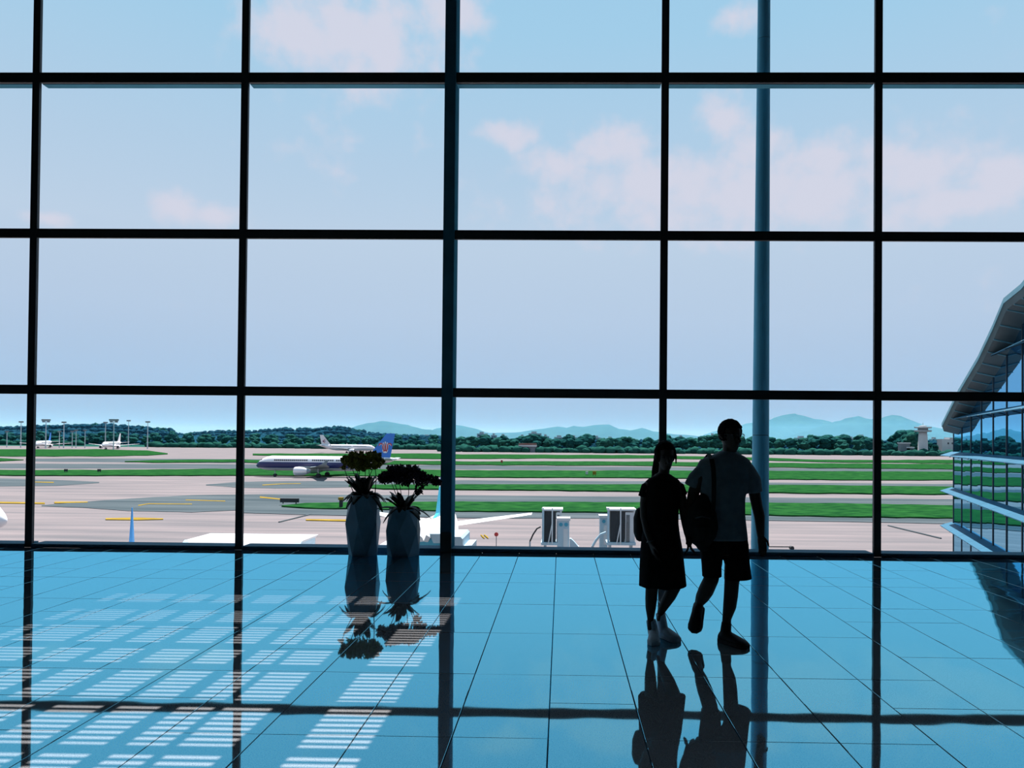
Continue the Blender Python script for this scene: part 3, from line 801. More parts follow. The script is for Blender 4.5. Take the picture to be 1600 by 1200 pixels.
def far_building(px0, px1, ytop, Y, label, grp, m, ybase=None):
    a, b = at_y(px0, ytop, Y), at_y(px1, ytop, Y)
    w = b.x-a.x; h = a.z-G
    o = empty('town_building', ((a.x+b.x)/2, Y, G)); tag(o, label, 'building', grp)
    MB().box(-w/2, w/2, -6, 6, 0, h).build('block', m, o)
    MB().box(-w*.28, w*.12, -3, 3, h, h*1.0+2.6).build('roof_house', M['city'], o)
    for k in range(2):
        z = h-3.2-3.4*k
        MB().box(-w*.42, w*.42, -6.06, -6.0, z, z+1.4).build('window_band', M['window_dark'], o)
TB = 'hazy pale town block rising above the distant trees'
for (a, b, t) in ((746, 762, 675.5), (768, 776, 678), (782, 792, 679), (812, 821, 680), (826, 846, 675), (848, 858, 679.5), (866, 884, 681), (893, 902, 681), (912, 921, 682), (928, 938, 681.5), (948, 960, 683), (975, 985, 684),
                  (1060, 1068, 681), (1110, 1117, 678), (1243, 1262, 682), (1322, 1336, 683), (1340, 1352, 680), (1455, 1464, 684), (448, 462, 676), (478, 492, 681), (520, 540, 678), (555, 566, 676), (640, 652, 681), (660, 676, 680)):
    far_building(a, b, t+2.0, 1050 if a > 700 else 1005, TB, 'town blocks beyond the trees', M['city'])
# long low white-roofed shed among the trees
a, b = at_y(812, 694.5, 560), at_y(838, 694.5, 560)
o = empty('low_shed', ((a.x+b.x)/2, 556, G)); tag(o, 'low shed with white roof edge in front of the treeline', 'shed')
w = (b.x-a.x)/2; h = a.z-G
MB().box(-w, w, -3, 3, 0, h-1.6).build('wall', M['roof_dark'], o)
MB().box(-w-.5, w+.5, -3.6, 3.6, h-1.5, h-.3).build('roof', M['white_wall'], o)
MB().box(-w-.5, w+.3, -2, 3.6, h-.3, h+.9).build('ridge_cap', mat('shed_red', (.12, .05, .04), .8), o)
for (x0, x1, yy) in ((1403, 1418, 691.3), (1413, 1424, 698.3), (1417, 1428, 705)):
    a, b = at_y(x0, yy, 565), at_y(x1, yy, 565); w = (b.x-a.x)/2; h = a.z-G
    o = empty('low_shed', ((a.x+b.x)/2, 563, G)); tag(o, 'small white flat roof among bushes left of the control tower, ' + {1403: 'highest', 1413: 'middle', 1417: 'lowest'}[x0] + ' of three', 'shed')
    MB().box(-w, w, -2, 2, 0, max(.6, h-.9)).build('wall', M['roof_dark'], o)
    MB().box(-w-.4, w+.4, -2.5, 2.5, max(.6, h-.9), max(1.1, h)).build('roof', M['white_wall'], o)
# control tower
TY = 570.0
tb = at_y(1442, 700, TY); s = F_PX/TY
def tz(y): return at_y(1442, y, TY).z-G
o = empty('control_tower', (tb.x, TY, G)); tag(o, 'grey-white control tower with two round galleries above the trees', 'tower')
MB().lathe([(4.4, 0), (3.6, 3), (3.3, tz(684)), (2.9, tz(675))], n=16).build('shaft', M['white_wall'], o, smooth=True)
MB().lathe([(3.2, tz(675)), (6.0, tz(674.5)), (6.2, tz(672.3)), (3.2, tz(672))], n=20).build('gallery', M['city'], o)
MB().lathe([(3.6, tz(672)), (3.6, tz(669.4))], n=16).build('lower_cab', M['city'], o)
MB().lathe([(3.6, tz(669.4)), (6.0, tz(669)), (6.2, tz(667.2)), (3.4, tz(666.8))], n=20).build('gallery', M['city'], o)
MB().lathe([(2.6, tz(666.8)), (2.4, tz(665.2)), (1.0, tz(664.3))], n=12).build('cab_roof', M['city'], o)
MB().tube([(0, 0, tz(664.5)), (0, 0, tz(660.5))], .16, 6).build('mast', M['roof_dark'], o)
# white house by the tower
a, b = at_y(1468, 683.5, 575), at_y(1497, 683.5, 575)
o = empty('white_house', ((a.x+b.x)/2, 575, G)); tag(o, 'white house with dark square windows beside the glass building', 'house')
w = (b.x-a.x)/2; h = a.z-G
MB().box(-w, w, -4, 4, 0, h-1.3).build('wall', M['white_wall'], o)
MB().box(-w*.2, w, -4.3, 4.3, h-1.3, h).build('upper_wall', M['white_wall'], o)
for fx in (-.35, .1, .5):
    MB().box(fx*w-.6, fx*w+.6, -4.06, -4.0, h-5.2, h-3.8).build('window', M['window_dark'], o)
MB().tube([(w*.8, 0, h), (w*.8, 0, h+6)], .12, 6).build('mast', M['roof_dark'], o)

# floodlight masts
def flood_mast(px, ytop, Y, big):
    t = at_y(px, ytop, Y); h = t.z-G
    o = empty('floodlight_mast', (t.x, Y, G))
    MB().tube([(0, 0, 0), (0, 0, h)], [.42, .24], 8).build('pole', M['grey_paint'], o)
    w = 3.2 if big else 1.6
    MB().box(-w, w, -.5, .5, h-.2, h+.9).build('lamp_head', M['roof_dark'], o)
    if big:
        for s in (-1, 1): MB().box(s*w*.55-.8, s*w*.55+.8, -.6, .6, h-1.4, h-.3).build('lamp', M['roof_dark'], o)
    return o
labs = {33: 'second floodlight mast left of the leftmost thin bar', 72: 'tall double-headed floodlight mast just right of the leftmost bar', 100: 'floodlight mast second right of the leftmost bar', 165: 'slender mast just left of the far white airliner fin',
        178: 'tallest floodlight mast rising over the far white airliner', 201: 'thin mast just right of the far white airliner fin', 231: 'rightmost floodlight mast before the dark woods'}
for px, yt, Y, big in ((33, 660, 560, 0), (72, 657, 540, 1), (100, 660.5, 560, 0), (165, 661, 580, 0), (178, 657, 505, 1), (201, 658, 640, 0), (231, 660, 560, 0)):
    tag(flood_mast(px, yt, Y, big), labs[px], 'mast')
for px, yt in ((11, 675), (93, 675), (113, 675), (119, 673), (133, 673)):
    o = flood_mast(px, yt, 565, 0); o.name = 'lamp_post'; o.scale = (.8, .8, 1); tag(o, 'short lamp post among the far masts at left', 'lamp post', 'short lamp posts at left')

# small things on the grass and apron
def ground_box(name, px0, px1, y0, y1, label, cat, m, top=None):
    b = at_z((px0+px1)/2, y1, G+.28); Y = b.y
    a0, a1 = at_y(px0, y0, Y), at_y(px1, y0, Y); w = (a1.x-a0.x)/2; h = a0.z-G-.28
    o = empty(name, ((a0.x+a1.x)/2, Y, G+.28)); tag(o, label, cat)
    MB().box(-w, w, -.15, .15, .25*h if top is None else 0, h).build('board', m, o)
    for s in (-.7, .7): MB().box(s*w-.05, s*w+.05, -.1, .1, 0, .3*h).build('foot', M['dark'], o)
    if top is not None: MB().box(-w*1.5, w*1.3, -.3, .3, h, h*1.35).build('cap', top, o)
    return o
ground_box('taxiway_sign', 438, 467, 778.5, 787, 'wide black taxiway sign board seen from behind', 'sign', M['dark'])
ground_box('taxiway_sign', 530.5, 535.5, 781, 792, 'small black sign with yellow cap left of the tall planter', 'sign', M['dark'], top=M['yellow_paint'])
ground_box('taxiway_sign', 100.5, 105.5, 733, 737.5, 'tiny dark sign box on the left grass, nearest the bar', 'sign', M['dark'])
ground_box('taxiway_sign', 152.5, 157.5, 733, 737.5, 'tiny dark sign box on the left grass, below the far airliner', 'sign', M['dark'])
ground_box('marker_board', 926, 931.5, 736.5, 743.5, 'small yellow marker board on the grass left of the woman', 'marker', M['yellow_paint'])
ground_box('marker_board', 915, 919, 736.5, 742.5, 'pale marker board left of the yellow one on the grass', 'marker', M['white_wall'])
ground_box('marker_board', 782.5, 785.5, 719, 724, 'tiny red marker board far out on the green strip', 'marker', M['red'])
# red stop sign
rs = at_y(775.5, 835, 71)
o = empty('stop_sign', (rs.x, 71, G)); tag(o, 'small red stop board on a thin post on the apron', 'sign')
zc = rs.z-G
MB().tube([(0, .03, 0), (0, .03, zc-.15)], .035, 8).build('post', M['roof_dark'], o)
MB().lathe([(.21, -.02), (.21, .02)], (0, 0, zc), 8, 'y').build('board', M['red'], o)
# tow bar
a, b = at_z(1200, 854.5, G+.3), at_z(1240, 854.5, G+.3)
o = empty('tow_bar', (b.x, b.y, G)); tag(o, 'thin dark tow bar lying on the apron', 'tow bar')
MB().tube([(a.x-b.x, 0, .3), (0, 0, .3)], .06, 6).build('bar', M['dark'], o)
MB().tube([(-.2, -.25, .2), (-.2, .25, .2)], .2, 10).build('wheel', M['dark'], o)

# ------------------------------------------------------------------ boarding bridge tops
def z_at(px, y, Y): return at_y(px, y, Y).z-G
Yb = 30.0
a, b = at_y(311, 838, Yb), at_y(485, 838, Yb)
o = empty('boarding_bridge', ((a.x+b.x)/2, Yb, G)); tag(o, 'white boarding bridge roof just above the sill left of the planters', 'boarding bridge')
w = (b.x-a.x)/2; h = a.z-G
zb = z_at(400, 846.5, Yb)
MB().prism([(-w+.3, -1.6, zb), (w-.3, -1.6, zb), (w-.3, 1.6, zb), (-w+.3, 1.6, zb)], [(-w, -1.0, h), (w, -1.0, h), (w, 1.0, h), (-w, 1.0, h)]).build('roof', M['white_wall'], o)
for s in (-1, 1): MB().prism([(s*(w-.45), -1.65, zb-.1), (s*(w+.02), -1.65, zb-.1), (s*(w+.02), -1.5, zb-.1), (s*(w-.45), -1.5, zb-.1)], [(s*(w-.1), -1.1, h), (s*(w+.04), -1.1, h), (s*(w+.04), -1.0, h), (s*(w-.1), -1.0, h)]).build('end_fin', M['unit_blue'], o)
MB().box(-w+.3, w-.3, -1.5, 1.5, zb-2.9, zb).build('tunnel', M['unit_blue'], o)
for fx in (-.7, -.1, .55): MB().box(fx*w-.03, fx*w+.03, -1.64, -1.5, zb-2.9, zb+.14).build('rib', M['ledge_metal'], o)
for fx in (-.8, .8): MB().box(fx*w-.25, fx*w+.25, -.3, .3, 0, zb-2.9).build('leg', M['grey_paint'], o)

Yb = 29.0
a, b = at_y(656, 832, Yb), at_y(729, 832, Yb)
o = empty('boarding_bridge', ((a.x+b.x)/2, Yb, G)); tag(o, 'boarding bridge cab with folded hood behind the foot of the wide mullion', 'boarding bridge')
X0 = (a.x+b.x)/2
def lx(px, y): return at_y(px, y, Yb).x-X0
def poly_prism(pts, y0, y1, name, m):
    A = [(lx(px, py), y0, z_at(px, py, Yb)) for px, py in pts]; B = [(x, y1, z) for x, y, z in A]
    return MB().prism(A, B).build(name, m, o)
poly_prism([(678, 829), (700, 829), (700, 843), (684, 843)], -1.0, 1.5, 'hood', M['unit_blue'])
poly_prism([(656, 840), (661, 840), (664.5, 831.5), (668, 834), (670, 839), (674, 830), (680, 834), (676, 841), (669, 840), (661, 841)], -1.1, 1.5, 'folded_bellows', M['unit_white'])
poly_prism([(652, 841), (676, 841), (679, 835), (684, 843.5), (712, 843.5), (712, 935), (652, 935)], -.9, 1.6, 'cab_wall', M['ledge_metal'])
poly_prism([(704, 832.5), (726, 832.5), (729, 836), (729, 875), (704, 875)], -1.2, 1.0, 'cab_cover', M['unit_blue'])
poly_prism([(729, 848), (741, 847.5), (741, 875), (729, 875)], -.8, .8, 'side_box', M['unit_blue'])
for px in (665, 715): poly_prism([(px-4, 935), (px+4, 935), (px+4, 1114), (px-4, 1114)], -.3, .3, 'leg', M['grey_paint'])

# ------------------------------------------------------------------ cooling units on the apron
def cooling_unit(label, Y, px0, px1, gx0, gx1, vx0, vx1, ytop, pole_px, side):
    base = at_y((px0+px1)/2, ytop, Y); X0 = base.x
    o = empty('cooling_unit', (X0, Y, G)); tag(o, label, 'cooling unit')
    X = lambda px: at_y(px, ytop+20, Y).x-X0
    Z = lambda y: at_y((px0+px1)/2, y, Y).z-G
    top, deck = Z(ytop+3), Z(847)
    D = 1.7
    MB().box(X(px0), X(px0)+.17, -.1, .1, deck, top).build('frame_post', M['unit_blue'], o)
    MB().box(X(px1)-.12, X(px1), -.1, .1, deck, top).build('frame_post', M['unit_white'], o)
    MB().box(X(px0), X(px1)+.1, -.14, D, top, top+.14).build('top_rail', M['unit_white'], o)
    MB().box(X(px0)-.06, X(px1)+.06, -.3, D, deck-.22, deck).build('deck', M['unit_blue'], o)
    g = MB().box(X(gx0), X(gx1), .02, D-.1, deck, top).build('grille', M['grille_dark'], o)
    n = 6
    for i in range(1, n):
        x = X(gx0)+(X(gx1)-X(gx0))*i/n
        MB().box(x-.02, x+.02, -.02, .02, deck+.05, top-.05).build('grille_bar', M['frame_dark'], g)
    v = MB().box(X(vx0), X(vx1), -.06, D-.2, deck-.1, top-.12).build('vent_panel', M['unit_white'], o)
    k = 22; zz0, zz1 = deck, top-.3
    for i in range(k):
        z = zz0+(zz1-zz0)*i/k
        MB().box(X(vx0)+.06, X(vx0)+.06+(X(vx1)-X(vx0))*side, -.10, -.061, z, z+(zz1-zz0)/k*.5).build('vent_slot', M['grille_dark'], v)
    pz = Z(ytop-2)
    MB().tube([(X(pole_px), -.5, deck-.1), (X(pole_px), -.5, pz)], .055, 8).build('pole', M['unit_white'], o)
    MB().tube([(X(pole_px-6), -.5, deck-.1), (X(pole_px-.3), -.5, (deck+pz)/2+.1)], .045, 8).build('brace', M['unit_white'], o)
    MB().ell((X(px0)+.07, 0, Z(ytop)), .11, .11, .11, 10, 6).build('beacon', M['unit_white'], o, smooth=True)
    for fx in (X(px0)+.25, X(px1)-.25): MB().box(fx-.1, fx+.1, .2, 1.2, 0, deck-.22).build('leg', M['grey_paint'], o)
    return o
cooling_unit('dark-fronted cooling unit in white frame, left of the pair on the apron', 60.0, 847, 877.5, 850, 868.5, 869.5, 877, 795, 863, .45)
cooling_unit('dark-fronted cooling unit with slotted side, right of the pair next to the woman', 60.5, 949, 992, 953.5, 976, 977, 992, 795, 969, .38)
def control_box(label, Y, px0, px1, ytop, dials):
    t = at_y((px0+px1)/2, ytop, Y); X0 = t.x
    o = empty('control_cabinet', (X0, Y, G)); tag(o, label, 'cabinet')
    w = (at_y(px1, ytop, Y).x-at_y(px0, ytop, Y).x)/2; h = t.z-G
    MB().box(-w, w, -.5, .5, .0, h-.12).build('body', M['unit_blue'], o)
    MB().box(-w-.08, w+.08, -.58, .58, h-.12, h+.08).build('lid', M['unit_white'], o)
    MB().box(0, w*.8, -.54, -.5, h-2.4, h-.75).build('door', M['unit_white'], o)
    for i in range(dials):
        x = (-.45 if i == 0 else .45)*w if dials > 1 else 0
        MB().lathe([(.15, -.05), (.15, 0)], (x, -.5, h-.42), 14, 'y').build('dial', M['ledge_metal'], o)
    return o
control_box('blue-grey control cabinet with two round dials, right of the left cooling unit', 57.5, 871.5, 889.5, 810, 2)
control_box('blue-grey control cabinet with one dial, behind the right cooling unit', 63.5, 937, 949, 806, 1)
def hose(label, Y, pts, r, m):
    P = [at_y(px, py, Y) for px, py in pts]
    c = P[0]; mb = MB(); mb.tube([p-Vector((c.x, Y, G)) for p in P], r, 8)
    o = empty('hose', (c.x, Y, G)); tag(o, label, 'hose'); mb.build('hose_pipe', m, o)
    e = P[0]; MB().tube([(0, 0, 0), (0, 0, max(.3, P[0].z-G))], r*1.1, 8).build('stand_pipe', M['grey_paint'], o)
hose('double black hose curving down left of the left cooling unit', 59.0, [(828, 846), (833, 835), (839, 826), (845, 823)], .06, M['dark'])
hose('pale blue hose arching left of the right cooling unit', 59.0, [(926, 853), (932, 843), (939, 835), (947, 832)], .1, M['unit_blue'])
a = at_y(890, 853, 56)
o = empty('apron_chock_stand', (a.x, 56, G)); tag(o, 'blue-grey curved bracket right of the two-dial cabinet', 'bracket')
zz1, zz0 = z_at(892, 841, 56), z_at(892, 853, 56)
MB().prism([(0, -.3, 0), (.7, -.3, 0), (.7, .3, 0), (0, .3, 0)], [(0, -.3, zz0), (.7, -.3, zz0), (.7, .3, zz0), (0, .3, zz0)]).build('base', M['unit_blue'], o)
MB().prism([(0, -.3, zz0), (.65, -.3, zz0), (.35, -.3, zz0+.35), (.1, -.3, zz1), (0, -.3, zz1)], [(0, .3, zz0), (.65, .3, zz0), (.35, .3, zz0+.35), (.1, .3, zz1), (0, .3, zz1)]).build('bracket', M['unit_blue'], o)

# ------------------------------------------------------------------ glass building on the right
P0 = at_y(1490, 700, 60.0); P0 = Vector((P0.x, P0.y, 0))
FD = Vector((-.316, -.949, 0)).normalized()      # along the facade, towards the terminal
FN = Vector((-.949, .316, 0)).normalized()       # out of the facade
BAY = 3.37; NB = 11
LEV = [-9.3, -8.2, -5.34, -2.5, .40, 3.25, 6.7, 10.4]
wing_b = empty('glass_building', (P0.x, P0.y, G)); tag(wing_b, 'blue mirror-glass terminal wing with curved roof and slanted sunshades', 'building')
OUT = .85
def fpt(t, out, z): return FD*t + FN*out + Vector((0, 0, z-G))
def t_for_px(px, out):
    lo, hi = -8.0, 36.0
    for _ in range(60):
        m = (lo+hi)/2; q = P0+FD*m+FN*out; v = Vector((q.x, q.y, 1.55))-EYE
        x = CX+F_PX*v.dot(_r2)/v.dot(_fw)
        if x < px: lo = m
        else: hi = m
    return lo
arch = []
for px, py in ((1474.5, 667), (1501, 614.6), (1532, 562.8), (1555, 514.8), (1572.4, 473.8), (1600, 452)):
    t = t_for_px(px, 1.0); q = P0+FD*t+FN*1.0
    arch.append((t, at_y(px, py, q.y).z))
arch += [(arch[-1][0]+6, arch[-1][1]+.9), (arch[-1][0]+12, arch[-1][1]+.6), (NB*BAY+1.5, arch[-1][1]-2.5)]
def arch_z(t):
    if t <= arch[0][0]: return arch[0][1]
    for (a, za), (b, zb_) in zip(arch[:-1], arch[1:]):
        if a <= t <= b: return za+(zb_-za)*(t-a)/(b-a)
    return arch[-1][1]
for b in range(NB):
    t0, t1 = b*BAY, (b+1)*BAY
    for k in range(len(LEV)-1):
        z0, z1 = LEV[k], LEV[k+1]
        a0, a1 = min(z1, arch_z(t0)-.1), min(z1, arch_z(t1)-.1)
        if k == len(LEV)-2: a0, a1 = arch_z(t0)-.1, arch_z(t1)-.1
        if max(a0, a1) <= z0+.05: continue
        a0, a1 = max(a0, z0+.01), max(a1, z0+.01)
        A = [fpt(t0+.05, 0, z0), fpt(t1-.05, 0, z0), fpt(t1-.05, 0, a1), fpt(t0+.05, 0, a0)]
        # every pane hangs very slightly out of true
        j = [rt.uniform(-.006, .006) for _ in range(4)]
        A = [p+FN*j[i] for i, p in enumerate(A)]
        MB().prism(A, [p-FN*.05 for p in A]).build('pane', M['mirror'], wing_b)
    for k in range(2, 7):
        z = LEV[k]
        if z-.35 > min(arch_z(t0), arch_z(t1)): continue
        lo = -OUT if False else 0
        s0 = t0-(OUT*1.0 if b == 0 else 0)
        m_ = M['shade_panel']
        A = [fpt(s0+.02, .0, z+.30), fpt(t1-.02, .0, z+.30), fpt(t1-.02, OUT, z), fpt(s0+.02, OUT, z)]
        MB().prism(A, [p+Vector((0, 0, .05)) for p in A]).build('sunshade_panel', m_, wing_b)
for b in range(NB+1):
    t = b*BAY
    q = [fpt(t-.05, .045, LEV[0]), fpt(t+.05, .045, LEV[0]), fpt(t+.05, -.04, LEV[0]), fpt(t-.05, -.04, LEV[0])]
    zt = arch_z(t)-.05
    MB().prism(q, [Vector((p.x, p.y, zt-G)) for p in q]).build('mullion', M['frame_dark'], wing_b)
    for k in range(2, 7):
        z = LEV[k]
        if z-.35 > arch_z(t): continue
        MB().tube([fpt(t, .0, z+.29), fpt(t, OUT, z-.01)], .05, 6).build('bracket', M['frame_dark'], wing_b)
# curved roof, one slab per segment, with fascia and soffit
ts = [a[0] for a in arch]
for (a, za), (b, zb_) in zip(arch[:-1], arch[1:]):
    A = [fpt(a, 1.15, za), fpt(b, 1.15, zb_), fpt(b, -16, zb_+.3), fpt(a, -16, za+.3)]
    MB().prism(A, [p+Vector((0, 0, .28)) for p in A]).build('roof_slab', M['roof_edge'], wing_b)
    A = [fpt(a, 1.0, za-.35), fpt(b, 1.0, zb_-.35), fpt(b, -.6, zb_-.75), fpt(a, -.6, za-.75)]
    MB().prism(A, [fpt(a, 1.1, za), fpt(b, 1.1, zb_), fpt(b, -.6, zb_), fpt(a, -.6, za)]).build('soffit', M['soffit'], wing_b)
for i in range(1, 16):
    t = arch[0][0]+i*1.5
    MB().tube([fpt(t, 1.0, arch_z(t)-.37), fpt(t, -.05, arch_z(t)-.66)], .05, 6).build('soffit_rib', M['roof_edge'], wing_b)
tt = [0, 8, 14, 18, 22, 28, NB*BAY]
A = [fpt(t, -.12, max(arch_z(t)-.3, 0)) for t in tt]
bot = [fpt(NB*BAY, -.12, G), fpt(0, -.12, G)]
ring = A+bot
MB().prism(ring, [p-FN*15 for p in ring]).build('core', M['frame_dark'], wing_b)

# ------------------------------------------------------------------ planters with orchids
def planter(label, px, ytop, ybase, w_top, w_mid, w_base, ymid, Y, seed):
    base = at_z(px, ybase, 0)
    X0 = at_y(px, ybase, Y).x
    o = empty('potted_orchid', (X0, Y, 0)); tag(o, label, 'potted plant')
    k = F_PX/Y
    zt = at_y(px, ytop, Y).z; zm = at_y(px, ymid, Y).z
    rb, rm, rtp = w_base/2/k*1.02, w_mid/2/k/.95, w_top/2/k*1.02
    def ring(r, z, off): return [(r*math.cos(off+math.pi*2*i/6), r*math.sin(off+math.pi*2*i/6), z) for i in range(6)]
    b, m, t = ring(rb, 0, 0), ring(rm, zm, math.pi/6), ring(rtp, zt, 0)
    vs = b+m+t; fs = []
    for i in range(6):
        j = (i+1) % 6
        fs += [(i, j, 6+i), (j, 6+j, 6+i), (6+i, 6+j, 12+j), (6+i, 12+j, 12+i)]
    fs += [(5, 4, 3, 2, 1, 0)]
    mb = MB(); mb.add(vs, fs)
    # rim and inner wall
    ti, tl = ring(rtp*.88, zt, 0), ring(rtp*.85, zt-.08, 0)
    n = len(mb.v); mb.add(t+ti+tl, [(i, (i+1) % 6, 6+(i+1) % 6, 6+i) for i in range(6)]+[(6+i, 6+(i+1) % 6, 12+(i+1) % 6, 12+i) for i in range(6)])
    mb.build('pot', M['pot'], o)
    MB().lathe([(rtp*.8, zt-.06), (rtp*.8, zt-.03)], n=12).build('soil', M['dark'], o)
    return o, zt, rtp, k
def leaf_mesh(mb, p0, az, length, droop, w, lift):
    rows = []
    for i in range(7):
        t = i/6
        r = length*t*math.cos(lift*(1-t*.2)); z = length*(math.sin(lift)*t - droop*t*t)
        ww = w*math.sin(math.pi*min(1, .12+t*.86))**.5
        c = Vector((p0[0]+math.cos(az)*r, p0[1]+math.sin(az)*r, p0[2]+z)); s = Vector((-math.sin(az), math.cos(az), 0))*ww
        up = Vector((0, 0, .35*ww))
        rows.append([c-s+up, c-Vector((0, 0, .004)), c+s+up, c+Vector((0, 0, .006))])
    mb.loft(rows)
def bloom(mb, c, r, rr):
    a0 = rr.uniform(0, 6.28); tilt = Vector((rr.uniform(-1, 1), rr.uniform(-1, .2), rr.uniform(-.6, .8))).normalized()
    u = tilt.orthogonal().normalized(); v = tilt.cross(u)
    for i in range(5):
        a = a0+i*2*math.pi/5
        d = u*math.cos(a)+v*math.sin(a); s = tilt.cross(d)
        tip = c+d*r+tilt*r*.2; m1 = c+d*r*.6+s*r*.42; m2 = c+d*r*.6-s*r*.42
        mb.add([c-tilt*.004, m1, tip, m2, c+d*r*.55+tilt*.012], [(0, 1, 4), (1, 2, 4), (2, 3, 4), (3, 0, 4), (0, 3, 2, 1)])
    mb.ell(c+tilt*.006, r*.22, r*.22, r*.22, 5, 3)
def orchid(o, zt, k, X0px, blobs, stems, leaves, seed, mbloom, rbl, nbl):
    rr = random.Random(seed)
    Yp = o.location.y
    def loc(px, py, dy=0): p = at_y(px, py, Yp); return Vector((p.x-o.location.x, dy, p.z))
    for (x0, y0, x1, y1) in stems:
        a, b = loc(x0, y0, rr.uniform(-.05, .05)), loc(x1, y1, rr.uniform(-.06, .06))
        m = (a+b)/2+Vector((rr.uniform(-.02, .02), rr.uniform(-.03, .03), 0))
        MB().tube([a, m, b], [.006, .005, .004], 6).build('stem', M['stem'], o)
    mb = MB()
    for (bx, by, wx, wy, n) in blobs:
        for i in range(int(n*1.9)):
            while True:
                u, v = rr.uniform(-1, 1), rr.uniform(-1, 1)
                if u*u+v*v < 1: break
            c = loc(bx+u*wx, by+v*wy, max(-1, min(.8, rr.uniform(-1, 1)))*min(.17, wx/k*.7))
            bloom(mb, c, rbl*rr.uniform(.8, 1.2), rr)
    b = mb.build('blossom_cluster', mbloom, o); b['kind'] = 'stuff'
    for (az, ln, dr, w, lift) in leaves:
        if math.sin(az) > .3 and ln*math.cos(lift) > .16: ln = .16/math.cos(lift)
        mb = MB(); leaf_mesh(mb, (math.cos(az)*.05, math.sin(az)*.05, zt-.02), az, ln, dr, w, lift)
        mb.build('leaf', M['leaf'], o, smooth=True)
PY = 9.655
o1, zt1, rt1, k1_ = planter('taller faceted planter with yellow-topped orchid, left of the pair at the glass', 567, 773, 863, 43, 53, 44, 817, PY, 1)
rl = random.Random(5)
lv = [(2*math.pi*i/15+rl.uniform(-.15, .15), rl.uniform(.22, .33), rl.uniform(.45, 1.1), rl.uniform(.038, .052), rl.uniform(.2, .9)) for i in range(22)]
lv += [(rl.uniform(0, 6.28), rl.uniform(.22, .34), .12, .045, rl.uniform(.9, 1.4)) for _ in range(22)]
orchid(o1, zt1, k1_, 567, [(567, 719, 27, 12, 95), (580, 713, 15, 6, 20), (552, 716, 12, 8, 22), (540, 720, 5, 5, 5), (536, 731, 3, 3, 3), (566, 729, 24, 5, 22), (593, 722, 5, 6, 8)],
       [(566, 772, 556, 728), (568, 772, 570, 728), (571, 772, 585, 728), (562, 772, 551, 728), (574, 772, 578, 728), (560, 772, 563, 728), (586, 772, 587, 722), (553, 768, 537, 733)], lv, 21, M['bloom'], .040, 100)
o2, zt2, rt2, k2_ = planter('shorter faceted planter with spreading dark orchid, right of the pair beside the mullion', 630, 795, 863, 43, 53, 49, 828, PY, 2)
lv = [(2*math.pi*i/15+rl.uniform(-.15, .15), rl.uniform(.22, .33), rl.uniform(.35, 1.0), rl.uniform(.038, .054), rl.uniform(.2, .95)) for i in range(22)]
lv += [(rl.uniform(0, 6.28), rl.uniform(.2, .32), .2, .046, rl.uniform(.8, 1.35)) for _ in range(20)]
orchid(o2, zt2, k2_, 630, [(634, 744, 30, 12, 75), (622, 736, 16, 8, 24), (646, 738, 16, 8, 24), (605, 746, 12, 8, 22), (600, 749, 6, 6, 8), (660, 748, 12, 10, 18), (672, 748, 8, 6, 8), (682, 752, 6, 6, 8), (655, 765, 7, 7, 8), (630, 733, 20, 4, 14)],
       [(628, 793, 612, 752), (630, 793, 625, 752), (633, 793, 640, 752), (634, 793, 652, 755), (626, 793, 617, 752), (636, 793, 658, 760)], lv, 22, M['bloom_dark'], .042, 100)

# ------------------------------------------------------------------ the two people
PS = 202.0
def person_space(px0, py0, Y):
    k = F_PX/Y
    base = at_z(px0, py0, 0)
    X0 = at_y(px0, py0, Y).x
    def P(px, py, dy=0.0):
        p = at_y(px, py, Y); return Vector((p.x-X0, dy, p.z))
    return X0, k, P
def hand(mb, wrist, direc, side, palm_n, curl=.5):
    """palm, four unequal bent fingers and a thumb leaving the side of the palm"""
    d = Vector(direc).normalized(); n = Vector(palm_n); n = (n-d*n.dot(d)).normalized(); s = d.cross(n)*side
    w = Vector(wrist)
    mb.tube([w-d*.01, w+d*.035, w+d*.075, w+d*.088], [(.026, .02), (.037, .016), (.040, .014), (.036, .012)], 10, ref=tuple(n))
    for i, (off, ln) in enumerate(((.030, .066), (.010, .078), (-.010, .072), (-.029, .056))):
        p = w+d*.082+s*off
        a1, a2 = curl*.5, curl*1.2
        q = p+(d*math.cos(a1)+n*math.sin(a1))*ln*.5
        r_ = q+(d*math.cos(a2)+n*math.sin(a2))*ln*.5
        mb.tube([p-d*.015, p, q, r_], [.0088, .0088, .0082, .0070], 8, rnd=True)
    t0 = w+d*.028+s*.030
    t1 = t0+(d*.6+s*.75+n*.25).normalized()*.038
    t2 = t1+(d*.92+s*.25+n*.3).normalized()*.032
    mb.tube([w+d*.02+s*.015, t0, t1, t2], [.013, .0115, .0095, .0080], 8, rnd=True)
